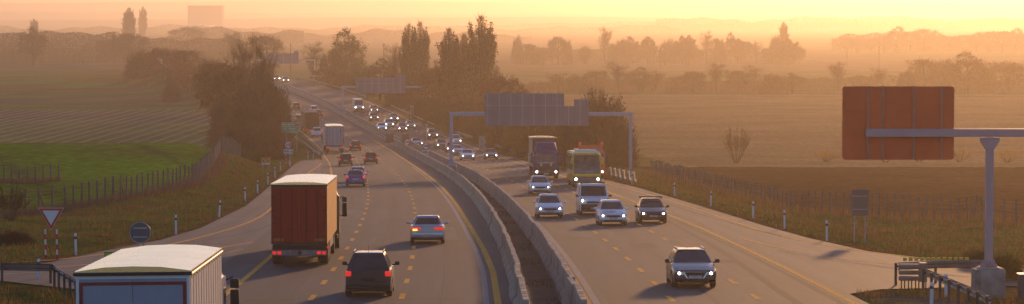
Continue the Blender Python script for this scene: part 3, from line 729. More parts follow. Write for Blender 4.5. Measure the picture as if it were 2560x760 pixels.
# round sign seen from behind
Y = 100; x = (348-1280)*Y/7000; g = ZR(Y)-.05; e = empty('round_sign', (x, Y, g)); tag(e, 'round grey sign back on twin posts above the white lorry roof', 'road sign')
cz = 20-(582-45)*Y/7000 - g; Mgb = mat('grey_sign_back', (.10, .115, .15), .5, .3, var=.06)
disc(.375, -.01, .02, cz).build('disc', Mgb, e, 30); ring(.36, .385, -.02, cz).build('rim', M_steel, e)
posts(e, (-.09, .11), cz+.32, r=.03)
for s in (-.16, .16): mb = MB(); mb.box(-.25, .25, -.03, -.012, cz+s-.02, cz+s+.02); mb.build('bracket', M_steel, e)
# lime marker board peeping over the lorry roof
Y = 96; x = (274-1280)*Y/7000; g = ZR(Y)-.05; e = empty('marker_board', (x, Y, g)); tag(e, 'lime yellow marker board with dark edge peeping over the white lorry roof', 'marker board')
tz = 20-(631-45)*Y/7000 - g
mb = MB(); mb.bbox(-.22, .6, 0, .03, tz-.9, tz, .01); mb.build('frame', M_black, e)
mb = MB(); mb.box(-.20, .58, -.012, 0, tz-.88, tz-.02); mb.build('face', mat('lime', (.35, .52, .02), .5), e); posts(e, (.0, .4), tz-.9)
# square sign back on the right bank
Y = 148; x, y, z = at(2152, Y); e = empty('square_sign', (x, y, z)); tag(e, 'small square grey sign back on two thin posts on the right grass bank', 'road sign')
t1 = 20-(474-45)*Y/7000 - z; t0 = 20-(540-45)*Y/7000 - z
mb = MB(); mb.bbox(-.44, .44, -.03, .0, t0, t1, .01); mb.build('panel', mat('mauve_grey_back', (.17, .13, .13), .55, .3, var=.06), e)
for s in (-1, 1): mb = MB(); mb.box(-.4, .4, -.045, -.03, (t0+t1)/2+s*.35-.02, (t0+t1)/2+s*.35+.02); mb.build('bracket', M_steel, e)
posts(e, (-.29, .28), t1-.05, r=.028, m=M_paintgrey)
# speed limit signs
def speed(label, px, Y, py, r, plate, xs_, word='100', base=None, stripes=False):
    x = (px-1280)*Y/7000; z = Gz(x, Y) if base is None else base; e = empty('speed_limit_sign', (x, Y, z)); tag(e, label, 'road sign')
    cz = 20-(py-45)*Y/7000 - z
    disc(r, -.0, .02, cz).build('face', M_white, e); ring(r*.76, r*1.0, -.012, cz).build('ring', M_red, e)
    text(word, r*.95, M_black, e, (0, -.008, cz), bold=.012)
    if plate:
        mb = MB(); mb.bbox(-r*1.15, r*1.15, 0, .02, cz-r*2.25, cz-r*1.15, .01); mb.build('plate', M_white, e); text(plate, r*.85, M_black, e, (0, -.008, cz-r*1.7), bold=.01)
    posts(e, xs_, cz, stripes=stripes)
speed('round speed limit sign with a plate on the left verge below the green sign', 720, 336, 362, .47, '400 m', (-.25, .25), stripes=True)
speed('lower round speed limit sign without a plate in the median', 1018, 432, 355, .50, None, (-.18, .18), base=ZR(432))
speed('round speed limit sign with a plate in the median left of the gantry mast', 1065, 383, 365, .50, '400 m', (-.15, .15), base=ZR(383))
# green direction sign
Y = 425; x, y, z = at(725, Y); e = empty('direction_sign', (x, y, z)); tag(e, 'green direction sign with white lettering and a red badge by the dark trees', 'road sign')
t1 = 20-(306-45)*Y/7000 - z; t0 = 20-(333-45)*Y/7000 - z; wd = 44*Y/7000
mb = MB(); mb.bbox(-wd/2, wd/2, 0, .05, t0, t1, .01); p = mb.build('panel', M_green, e)
mb = MB()
for a in ((-wd/2+.05, wd/2-.05, t1-.09, t1-.05), (-wd/2+.05, wd/2-.05, t0+.05, t0+.09), (-wd/2+.05, wd/2-.05, t0+(t1-t0)*.60, t0+(t1-t0)*.60+.03)): mb.box(a[0], a[1], -.008, 0, a[2], a[3])
mb.build('border', M_white, p)
text('BRATISLAVA', .34, M_white, e, (-.28, -.01, t1-.36)); text('D1   SENEC', .36, M_white, e, (-.05, -.01, t1-.95)); text('1000 m', .32, M_white, e, (.45, -.01, t1-1.35))
mb = MB(); mb.bbox(wd/2-.55, wd/2-.15, -.02, 0, t1-.52, t1-.2, .01); mb.build('badge', M_red, e); posts(e, (-.6, 1.0), t0+.1, r=.06)
# orange works sign
Y = 300; x, y, z = at(664, Y); e = empty('works_sign', (x, y, z)); tag(e, 'small orange sign with a pale strip below it on the left bank', 'road sign')
t1 = 20-(394-45)*Y/7000 - z; t0 = 20-(407-45)*Y/7000 - z
mb = MB(); mb.bbox(-.5, .5, 0, .04, t0, t1, .01); mb.build('panel', M_or, e); mb = MB(); mb.bbox(-.5, .45, 0, .03, t0-.2, t0-.02, .01); mb.build('plate', M_white, e)
mb = MB(); mb.slab([(-.06,-.01,t1-.02),(.1,-.01,t1-.02),(.06,-.01,t1-.14),(-.03,-.01,t1-.14)], (0,1,0), .01); mb.box(-.3,-.22,-.01,0,t0+.12,t0+.3); mb.box(.18,.26,-.01,0,t0+.1,t0+.3); mb.build('marks', M_black, e); posts(e, (-.33, .3), t0, r=.04)
# roadside barrier blocks by the near gantry
e0 = None
for k, (x, Y) in enumerate([(10.05,287.5),(10.35,283),(10.62,278.5),(10.9,274),(11.2,269.6),(11.5,265)]):
    o = barrier_mesh(4.4).build('concrete_barrier', M_conc, smooth=30) if e0 is None else e0.copy()
    if e0 is None: e0 = o
    else: col.objects.link(o)
    o.location = (x, Y, ZR(Y)-.05); o.rotation_euler = (slope(Y), 0, R(-3.9))
    tag(o, 'pale concrete barrier block in the short row on the verge before the near gantry pedestal', 'barrier', 'concrete barrier blocks beside the near gantry pedestal')
# grey boxes on the far verge
for (px, Y, h, wdt, lab) in [(1205, 425, 1.5, .95, 'pale grey roadside box beyond the far guard rail'), (1030, 560, 2.0, .8, 'faint grey roadside box below the second gantry')]:
    x = (px-1280)*Y/7000; z = Gz(x, Y); e = empty('control_cabinet', (x, Y, z)); tag(e, lab, 'cabinet')
    mb = MB(); mb.bbox(-wdt/2, wdt/2, -.3, .3, -.3, h+.6, .03); mb.build('housing', M_conc2, e); mb = MB(); mb.bbox(-wdt/2-.06, wdt/2+.06, -.36, .36, h+.6, h+.68, .02); mb.build('lid', M_conc2, e)
x, y, z = at(1066, 470); e = empty('marker_pole', (x, y, z)); tag(e, 'thin verge pole with a tiny plate behind the dark far cars', 'marker pole'); posts(e, (0,), 2.9, r=.04)
mb = MB(); mb.bbox(-.3, .3, .0, .03, 2.3, 2.9, .01); mb.build('plate', M_panel, e)
# wooden power poles far off
for (px, Y, py, lab) in [(960, 900, 108, 'power pole between the round tree and the poplars'), (727, 1000, 108, 'power pole above the farthest gantry sign'), (1651, 1150, 118, 'thin power pole in the mist right of centre'), (2197, 1150, 115, 'thin power pole in the mist above the big sign'), (2117, 1200, 120, 'fainter power pole left of the one above the big sign')]:
    x = (px-1280)*Y/7000; z = Gz(x, Y); h = 20-(py-45)*Y/7000 - z; e = empty('power_pole', (x, Y, z)); tag(e, lab, 'power pole')
    mb = MB(); mb.tube((0,0,-.3), (0,0,h), .17, .11, n=8); mb.build('shaft', mat('pole_wood', (.07,.055,.04), .9), e)
    mb = MB(); mb.box(-1.1, 1.1, -.07, .07, h-.9, h-.74); mb.build('crossarm', M_steel, e)
    for s in (-.95, 0, .95): mb = MB(); mb.tube((s,0,h-.74), (s,0,h-.4), .06, .04, n=6); mb.build('insulator', M_white, e)
# faint building on the horizon
Y = 4900; x = (513-1280)*Y/7000; e = empty('building', (x, Y, -1)); tag(e, 'pale flat roofed block building faint on the left horizon', 'building')
h = 20-(15-45)*Y/7000+1; mb = MB(); mb.box(-30, 30, 0, 36, 0, h); mb.build('wall', mat('building_wall', (.30,.27,.26), .9, var=.05), e)
mb = MB(); mb.box(-30.6, 30.6, -.6, 36.6, h, h+1); mb.build('roof', M_conc2, e)
e = empty('shed', (x+8, Y-120, -1)); tag(e, 'long white roofed shed just below the pale block building', 'building')
mb = MB(); mb.box(-24, 20, 0, 16, 0, 8); mb.build('wall', M_white, e); mb = MB(); mb.prism([(-26, 8),(22, 8),(22, 9.5),(-26, 9.5)], [((0,-2,0),(1,0,0)),((0,18,0),(1,0,0))]); mb.build('roof', M_white, e)

# ================================================================ vehicles
M_glass = mat('window_glass', (.02, .022, .026), .06, 0, var=.03, spec=.8)
M_tyre = mat('tyre_rubber', (.018, .017, .017), .85, var=.1)
M_rim = mat('wheel_rim', (.30, .30, .31), .35, .8, var=.05)
M_chrome = mat('chrome', (.5, .5, .52), .2, .95, var=.03)
M_tail = mat('tail_lamp', (.55, .01, .01), .25, var=.02, emit=(1, .03, .02), es=.55)
M_tailoff = mat('tail_lamp_glass', (.35, .01, .01), .2, var=.02, emit=(1, .03, .02), es=.22)
M_amber = mat('indicator_lamp', (.8, .35, .02), .3, emit=(1, .45, .04), es=5)
M_head = mat('head_lamp_beam', (1, 1, 1), .3, var=0, emit=(1, .90, .76), es=8)
M_heads = [M_head, mat('warm_head_lamp', (1, 1, 1), .3, var=0, emit=(1, .86, .66), es=8), mat('cool_head_lamp', (1, 1, 1), .3, var=0, emit=(1, .96, .90), es=10)]
M_lampg = mat('head_lamp_glass', (.5, .5, .52), .12, .3, var=.02)
M_plate = mat('number_plate', (.55, .55, .53), .5, var=.05)
M_under = mat('underbody_black', (.014, .014, .015), .8, var=.1)
def paint(name, c, metal=.0, rough=.35): return mat(name, c, rough, metal, var=.03, coat=.7)
PAINT = {'charcoal': paint('charcoal_paint', (.030, .032, .038), .2), 'silver': paint('silver_paint', (.50, .53, .60), .6, .32),
 'blue': paint('blue_paint', (.006, .03, .26), .2), 'black': paint('black_car_paint', (.016, .016, .02), .1), 'red': paint('dark_red_paint', (.16, .015, .012), .1),
 'white': paint('white_paint', (.80, .82, .88)), 'maroon': paint('maroon_paint', (.075, .018, .016), .1), 'grey': paint('grey_paint', (.11, .115, .13), .4),
 'lorryblue': mat('lorry_blue_paint', (.008, .012, .15), .6, var=.04), 'yellow': paint('bus_yellow_paint', (.85, .50, .004)), 'orange': paint('orange_lorry_paint', (.90, .07, .003)),
 'beige': paint('light_silver_paint', (.68, .70, .76), .3)}

STY = {
 'hatch':  dict(L=4.05, W=1.74, H=1.48, belt=.93, nose=.68, rb=.015, rt=.10, ft=.50, fb=.73),
 'suv':    dict(L=4.25, W=1.80, H=1.66, belt=1.04, nose=.80, rb=.015, rt=.075, ft=.56, fb=.76, rails=1),
 'sedan':  dict(L=4.75, W=1.83, H=1.43, belt=.93, nose=.66, rb=.14, rt=.27, ft=.50, fb=.70, deck=.99),
 'fastback': dict(L=4.57, W=1.76, H=1.46, belt=.94, nose=.66, rb=.09, rt=.24, ft=.50, fb=.71, deck=1.0),
 'estate': dict(L=4.6, W=1.77, H=1.43, belt=.93, nose=.67, rb=.015, rt=.08, ft=.51, fb=.71, rails=1),
 'van':    dict(L=5.0, W=1.98, H=2.02, belt=1.18, nose=.95, rb=.004, rt=.012, ft=.66, fb=.84, van=1),
 'tallvan': dict(L=5.9, W=2.02, H=2.65, belt=1.30, nose=1.0, rb=.004, rt=.01, ft=.72, fb=.86, van=1),
 'mpv':    dict(L=4.35, W=1.80, H=1.66, belt=1.0, nose=.74, rb=.015, rt=.07, ft=.55, fb=.78)}

def ip(x, xs_, ys_): return float(np.interp(x, xs_, ys_))
def body_mesh(S):
    L, W, H = S['L'], S['W'], S['H']; hw = W/2; belt = S['belt']; zb0 = .20; rw = .33 if H < 1.9 else .36
    yw = (.19*L, .80*L) if H < 1.9 else (.20*L, .82*L)
    deck = S.get('deck', belt)
    tx = [0, .02*L, S['rb']*L+.01, S['fb']*L, (S['fb']*.45+.55*.97)*L, .965*L, .99*L, L]
    tz = [deck-.10, deck-.02, deck if 'deck' in S else belt, belt, (belt*.42+S['nose']*.58)+.03, S['nose']+.02, S['nose']-.06, S['nose']-.22]
    ys = sorted(set([0, .012*L, .03*L, .06*L] + [round(L*k/44, 4) for k in range(3, 43)] + [.94*L, .97*L, .988*L, L]))
    mb = MB(); rows = []
    for y in ys:
        e = abs(y - L/2)/(L/2); w = hw*(1 - .085*e**5 - .07*max(0, (e-.93)/.07)**2)
        zt = ip(y, tx, tz); zb = zb0 + .14*max(0, (e-.9)/.1)
        za = zb + .02
        for c in yw:
            d = abs(y-c)
            if d < rw+.07: za = max(za, .30 + math.sqrt(max(0, (rw+.07)**2-d*d)))
        wi = min(w, hw-.27)
        mid = (zt+zb)/2
        half = [(0, zb), (wi, zb), (wi+.005, za) , (w*.985, za), (w, max(za+.015, .42)), (w*1.0, max(za+.03, belt*.62)), (w*.985, max(za+.045, min(zt, belt)*.86)), (w*.955, max(za+.06, zt-.035)), (w*.88, zt), (w*.55, zt+.018), (0, zt+.026)]
        rows.append([(x, y-L/2, z) for x, z in half] + [(-x, y-L/2, z) for x, z in half[-2:0:-1]])
    n = len(rows[0]); vs = [p for r in rows for p in r]
    fs = [(i*n+k, i*n+(k+1) % n, (i+1)*n+(k+1) % n, (i+1)*n+k) for i in range(len(rows)-1) for k in range(n)]
    fs += [tuple(range(n-1, -1, -1)), tuple(range((len(rows)-1)*n, len(rows)*n))]
    return mb.add(vs, fs), yw, rw
def cabin_pt(S, side, u, t):
    # side: 'f','b' (u across), 'r','l' (u along 0..1); t = 0 belt .. 1 roof edge
    L, W, H = S['L'], S['W'], S['H']; z0 = S['belt']-.03; z1 = H-.06
    z0b = (S.get('deck', S['belt']))-.02
    van = S.get('van'); wb = W/2*(.955 if van else .90); wt = W/2*(.86 if van else .64); w = wb + (wt-wb)*(t**1.15)
    tf = t**.92
    yr = (S['rb'] + (S['rt']-S['rb'])*tf)*L; yf = (S['fb'] + (S['ft']-S['fb'])*tf)*L
    z = z0 + (z1-z0)*t
    if side == 'f': return (u*w, yf - .13*(abs(u)**2.5)*(1) + .04 - L/2, z)
    if side == 'b': return (u*w, yr + .07*(abs(u)**2.5) - L/2, z)
    y = (yr+.07) + (yf-.09-yr-.07)*u
    return ((w if side == 'r' else -w), y - L/2, z)
def cabin_mesh(S):
    U = [-1, -.9, -.6, -.3, 0, .3, .6, .9, 1]; T = [0, .25, .5, .75, .92, 1]; rows = []
    for t in T:
        ring = [cabin_pt(S, 'b', u, t) for u in U] + [cabin_pt(S, 'r', u, t) for u in (.2, .4, .6, .8)] + [cabin_pt(S, 'f', u, t) for u in U[::-1]] + [cabin_pt(S, 'l', u, t) for u in (.8, .6, .4, .2)]
        rows.append(ring)
    top = rows[-1]; cx = sum(p[0] for p in top)/len(top); cyy = sum(p[1] for p in top)/len(top)
    for (s, dz) in ((.95, .032), (.80, .052), (.45, .062)):
        rows.append([(cx+(p[0]-cx)*s, cyy+(p[1]-cyy)*(1-(1-s)*.5), p[2]+dz) for p in top])
    n = len(top); vs = [p for r in rows for p in r]
    fs = [(i*n+k, i*n+(k+1) % n, (i+1)*n+(k+1) % n, (i+1)*n+k) for i in range(len(rows)-1) for k in range(n)]
    fs += [tuple(range((len(rows)-1)*n, len(rows)*n))]
    return MB().add(vs, fs)
def pane(S, side, u0, u1, t0, t1, off=.010, nu=6, nt=3):
    sg = {'f': (0, 1, .3), 'b': (0, -1, .3), 'r': (1, 0, .25), 'l': (-1, 0, .25)}[side]
    vs = []; 
    for j in range(nt+1):
        for i in range(nu+1):
            p = cabin_pt(S, side, u0+(u1-u0)*i/nu, t0+(t1-t0)*j/nt); vs.append(tuple(p[k]+sg[k]*off for k in range(3)))
    fs = [(j*(nu+1)+i, j*(nu+1)+i+1, (j+1)*(nu+1)+i+1, (j+1)*(nu+1)+i) for j in range(nt) for i in range(nu)]
    return MB().add(vs, fs)

def wheel(parent, x, y, r, wd, dual=False):
    mb = MB(); s = 1 if x > 0 else -1; xa = x - wd/2; xb = x + wd/2
    mb.tube((xa+.02, y, r), (xb-.02, y, r), r, n=20); mb.tube((xa, y, r), (xa+.02, y, r), r*.93, r, n=20); mb.tube((xb-.02, y, r), (xb, y, r), r, r*.93, n=20)
    t = mb.build('wheel', M_tyre, parent, 40)
    mb = MB(); mb.tube((x + s*(wd/2+.002), y, r), (x + s*(wd/2+.008), y, r), r*.62, n=16); mb.build('rim', M_rim, t)

def car(style, paint_, label, px, Y, lights='rear', group=None, X=None, extra=(), lamp=.075, yaw=0, name='car', dark_lower=False, wide=None):
    S = dict(STY[style]); L, W, H = S['L'], S['W'], S['H']; m = PAINT[paint_]; th = heading(Y) + R(yaw)
    X = (px-1280)*Y/7000 if X is None else X
    away = Vector((-math.sin(th), math.cos(th), 0)); sl = slope(Y)
    c = Vector((X, Y, 0)) + away*(L/2)
    on = lights == 'front'
    e = empty(name, (c.x, c.y, ZR(c.y)+.004), (0, 0, 0))
    e.rotation_mode = 'ZYX' if False else 'XYZ'
    Rz = Matrix.Rotation(th + (math.pi if on else 0), 3, 'Z'); Rx = Matrix.Rotation(sl, 3, 'X')
    e.rotation_euler = (Matrix.Rotation(th, 3, 'Z') @ Rx @ Matrix.Rotation(math.pi if on else 0, 3, 'Z')).to_euler()
    tag(e, label, 'van' if 'van' in style else 'car', group)
    bm_, yw, rw = body_mesh(S); bm_.build('body', m, e, 38)
    cabin_mesh(S).build('cabin', m, e, 38)
    van = S.get('van')
    pane(S, 'f', -.90, .90, .10, .90).build('windscreen', M_glass, e, 60)
    if not van: pane(S, 'b', -.84, .84, (.12 if 'deck' in S else .14), .88).build('rear_window', M_glass, e, 60)
    else: pane(S, 'b', -.8, -.06, .3, .85).build('rear_window', M_glass, e, 60); pane(S, 'b', .06, .8, .3, .85).build('rear_window', M_glass, e, 60)
    for s in 'rl':
        if van: pane(S, s, .74, .95, .14, .84).build('side_window', M_glass, e, 60)
        else:
            pane(S, s, .06, .30, .16, .86).build('side_window', M_glass, e, 60); pane(S, s, .33, .61, .14, .88).build('side_window', M_glass, e, 60); pane(S, s, .64, .93, .12, .86).build('side_window', M_glass, e, 60)
    hw = W/2; y0, y1 = -L/2, L/2; belt = S['belt']
    for x in (-1, 1):
        for yy in yw: wheel(e, x*(hw-.125), yy-L/2, rw, .21)
        mb = MB(); my = S['fb']*L - L/2 - .28
        mb.bbox(min(x*(hw+.02), x*(hw+.21)), max(x*(hw+.02), x*(hw+.21)), my-.07, my+.09, belt+.0, belt+.15, .045)
        mb.bbox(min(x*(hw-.08), x*(hw+.05)), max(x*(hw-.08), x*(hw+.05)), my-.02, my+.05, belt-.01, belt+.05, .01)
        mb.build('mirror', M_dark if (van or dark_lower or paint_ in ('black', 'charcoal', 'maroon')) else m, e, 40)
    # rear end
    zt = S.get('deck', belt)
    tl = M_tail if not on else M_tailoff
    for x in (-1, 1):
        mb = MB()
        if style == 'sedan': a, b, z0, z1 = hw-.56, hw-.06, zt-.26, zt-.10
        elif van: a, b, z0, z1 = hw-.20, hw-.05, .75, 1.25
        else: a, b, z0, z1 = hw-.27, hw-.045, zt-.26, zt-.06
        mb.bbox(min(x*a, x*b), max(x*a, x*b), y0-.03, y0+.16, z0, z1, .045); t = mb.build('tail_lamp', tl, e, 40)
        if 'blink' in extra and x < 0: MB().bbox(-b+.10, -a-.18, y0-.045, y0-.02, z0-.02, z0+.06, .015).build('indicator', M_amber, t)
    mb = MB(); mb.bbox(-hw*.93, hw*.93, y0-.045, y0+.14, .36, .60, .05); mb.build('rear_bumper', M_dark if dark_lower else m, e, 40)
    mb = MB(); mb.bbox(-hw*.88, hw*.88, y0-.02, y0+.2, .20, .355, .04); 
    mb.build('diffuser', M_under, e, 40)
    mb = MB(); pz = .66 if style not in ('sedan',) else .47
    mb.bbox(-.26, .26, y0-.056, y0-.03 if pz < .6 else y0+.02, pz-.055, pz+.055, .008); mb.build('number_plate', M_plate if not dark_lower else M_under, e)
    # front end
    nz = S['nose']
    for x in (-1, 1):
        mb = MB(); a, b = (hw-.44, hw-.05); fy = y1-.20
        z0, z1 = nz-.16, nz+.0
        if van: z0, z1, a = nz-.12, nz+.16, hw-.36
        pts = [(x*a, z0), (x*b, z0+.03), (x*b, z1+.02), (x*a, z1-.03)]
        mb.slab([(p[0], y1-.02 if i in (0, 3) else y1-.17, p[1]) for i, p in enumerate(pts)], (0, 1, 0), .03); t = mb.build('headlight', M_lampg, e)
        if on:
            mb = MB(); lamp = lamp*(.72 + .1*(int(px*3) % 4)) if x < 0 else lamp; lamp_ = 0; cxx = x*((a+b)/2-.01); cz = (z0+z1)/2+.0; yy = y1-.05
            vs = []; n = 14; ew = 1.25 if lamp > .1 else 1.15
            mb.tube((cxx, yy-.1, cz), (cxx, yy+.02, cz), lamp, lamp*.85, n=n); mb.tube((cxx, yy+.02, cz), (cxx, yy+.045, cz), lamp*.85, lamp*.3, n=n)
            mb.build('lamp', M_heads[int(px*7) % 3], t, 40)
    mb = MB(); mb.bbox(-hw+.47, hw-.47, y1-.06, y1+.012, nz-.17, nz-.04, .02); mb.build('grille', M_black, e)
    mb = MB(); mb.bbox(-hw*.90, hw*.90, y1-.16, y1+.02, .34, nz-.20, .06); mb.build('front_bumper', M_dark if dark_lower or van else m, e, 40)
    mb = MB(); mb.bbox(-hw*.62, hw*.62, y1-.06, y1+.03, .235, .36, .02); mb.build('air_intake', M_black, e)
    mb = MB(); mb.bbox(-.26, .26, y1+.015, y1+.035, .40, .51, .008); mb.build('number_plate', M_plate, e)
    if S.get('rails') or 'rails' in extra:
        for x in (-1, 1):
            mb = MB(); rx = x*(hw*.64-.02); ya, yb = (S['rt']*L+.25-L/2), (S['ft']*L-.25-L/2)
            mb.tube((rx, ya, H+.035), (rx, yb, H+.035), .022, n=6)
            for yy in (ya, (ya+yb)/2, yb): mb.tube((rx, yy, H-.05), (rx, yy, H+.035), .022, n=6)
            mb.build('roof_rail', M_chrome if 'darkrails' not in extra else M_black, e)
    if 'bars' in extra:
        for yy in (.15, -.75) if not van else (.9, 0, -.9):
            mb = MB(); mb.bbox(-hw*.80, hw*.80, yy-.03, yy+.03, H+.05, H+.10, .01)
            for x in (-1, 1): mb.box(x*hw*.74-.02, x*hw*.74+.02, yy-.02, yy+.02, H-.04, H+.06)
            mb.build('roof_bar', M_black, e)
    if 'antenna' in extra: MB().tube((0, S['rt']*L-L/2+.2, H), (0, S['rt']*L-L/2-.05, H+.28), .008, .005, n=5).build('antenna', M_black, e)
    if 'chromegrille' in extra:
        mb = MB()
        for x in (-1, 1): mb.slab([(x*.50, y1+.015, nz-.03), (x*.44, y1+.015, nz-.03), (x*.30, y1+.025, .42), (x*.36, y1+.025, .42)], (0, 1, 0), .015)
        mb.bbox(-.34, .34, y1+.022, y1+.04, .385, .42, .008); mb.bbox(-.48, .48, y1+.012, y1+.03, nz-.04, nz-.01, .008); mb.build('chrome_frame', M_chrome, e)
    if 'flames' in extra:
        rn = random.Random(4); mb = MB()
        for k in range(9):
            x = -.15 + .085*k; yb = S['fb']*L-L/2+.38+.1*rn.random(); zz = lambda y: ip(y+L/2, [S['fb']*L, (S['fb']*.45+.55*.97)*L], [belt+.03, (belt*.42+nz*.58)+.06])+.004
            ln = .22+.22*rn.random(); x2 = x+.05*rn.uniform(-1, 1)
            mb.add([(x-.035, yb, zz(yb)), (x+.035, yb, zz(yb)), (x2+.02, yb+ln, zz(yb+ln)), (x2-.02, yb+ln, zz(yb+ln))], [(0, 1, 2, 3)])
        mb.build('bonnet_decal', mat('decal_red', (.45, .08, .06), .5), e)
    if 'wiper' in extra: MB().tube((-.02, y0+.02, zt+.06), (.32, y0+.03, zt+.10), .012, n=5).build('wiper', M_black, e)
    return e

GL = 'cars driving away on the left carriageway'; GR = 'oncoming cars with headlights on the right carriageway'
car('suv', 'charcoal', 'charcoal boxy SUV with roof rails driving away, nearest car in the left lanes', 919, 105, dark_lower=True, group=GL, extra=('antenna', 'wiper'))
car('sedan', 'silver', 'silver saloon driving away with its left indicator lit', 1068, 145.4, group=GL, extra=('blink',))
car('fastback', 'blue', 'dark blue fastback driving away close behind a silver car', 888, 249.5, group=GL)
car('fastback', 'silver', 'silver car half hidden in front of the dark blue fastback', 893, 263, group=GL)
car('hatch', 'black', 'black hatchback driving away behind the white trailer lorry', 864, 335, group=GL)
car('hatch', 'black', 'black hatchback driving away in the next lane right of another black one', 927, 346, group=GL)
car('hatch', 'red', 'dark red hatchback driving away beside the white trailer lorry', 889, 422, group=GL)
car('mpv', 'white', 'pale people carrier tucked behind the dark brown lorry', 792.5, 484, group=GL)
car('hatch', 'grey', 'grey car just left of the dark brown lorry', 748, 543, group=GL)
car('hatch', 'black', 'small dark car ahead of the dark brown lorry, roof lit gold', 797, 566, group=GL)
car('mpv', 'silver', 'small pale car partly hidden beyond the gold roofed dark one', 786, 578, group=GL)
car('hatch', 'charcoal', 'farthest dark car driving away by the left hand trees', 741, 596, group=GL)
car('estate', 'black', 'dark estate car with roof rails and chrome grille, nearest oncoming car', 1740, 110, 'front', GR, extra=('chromegrille',), lamp=.09)
car('hatch', 'white', 'white hatchback with red splashes on its bonnet', 1534, 167.7, 'front', GR, extra=('flames',))
car('hatch', 'maroon', 'old maroon car with black roof bars beside the yellow ramp line', 1635, 171, 'front', GR, extra=('bars',), lamp=.09)
car('van', 'white', 'white van with black lower half and roof rack behind the white hatchback', 1487, 184, 'front', 'vans on the right carriageway', extra=('bars',), name='van', lamp=.09)
car('hatch', 'beige', 'silver hatchback nearest the median barrier', 1376, 179, 'front', GR, lamp=.09)
car('hatch', 'beige', 'silver hatchback following another silver one, in front of the blue lorry', 1352, 227, 'front', GR, lamp=.09)
car('hatch', 'black', 'dark car alone near the outer verge left of the blue lorry', 1229, 370, 'front', GR, lamp=.10)
car('sedan', 'beige', 'pale silver saloon just right of the near gantry column', 1170, 368, 'front', GR, lamp=.10)
car('hatch', 'silver', 'silver car close to the near gantry column, behind the pale saloon', 1144, 400, 'front', GR, lamp=.10)
car('hatch', 'red', 'reddish car half hidden by the near gantry column', 1130, 412, 'front', GR, lamp=.10)
car('mpv', 'white', 'white people carrier peeping out right of the gantry column, farther up', 1141, 449, 'front', GR, lamp=.11)
car('hatch', 'black', 'dark car right of the median sign with a plate', 1105, 430, 'front', GR, lamp=.11)
car('sedan', 'grey', 'grey car between the two round median signs', 1044, 440, 'front', GR, lamp=.11)
car('mpv', 'grey', 'tall grey car beside the thin verge pole', 1083, 477, 'front', GR, lamp=.12)
car('hatch', 'black', 'dark car right of the two white cars in the far queue', 1007, 505, 'front', GR, lamp=.12)
car('hatch', 'grey', 'grey car at the outer verge in the far queue', 1028, 517, 'front', GR, lamp=.12)
car('sedan', 'white', 'low white car closest to the median in the far queue', 956, 508, 'front', GR, lamp=.12)
car('mpv', 'silver', 'silver people carrier just behind the low white car in the far queue', 974, 521, 'front', GR, lamp=.12)
car('hatch', 'charcoal', 'charcoal car on the outer lane behind the silver people carrier', 986, 547, 'front', GR, lamp=.13)
car('mpv', 'grey', 'grey car nearer of the pair right of the tall white van', 936, 550, 'front', GR, lamp=.13)
car('hatch', 'maroon', 'small reddish car, farther of the pair right of the tall white van', 936, 583, 'front', GR, lamp=.13)
car('tallvan', 'white', 'tall white van at the head of the far queue below the middle gantry', 898.5, 585, 'front', 'vans on the right carriageway', name='van', lamp=.14)
car('hatch', 'grey', 'far car with headlights by the dark trees, left one of the last pair', 693, 748, 'front', GR, lamp=.16)
car('hatch', 'grey', 'far car with headlights on the crest, right one of the last pair', 715, 736, 'front', GR, lamp=.16)

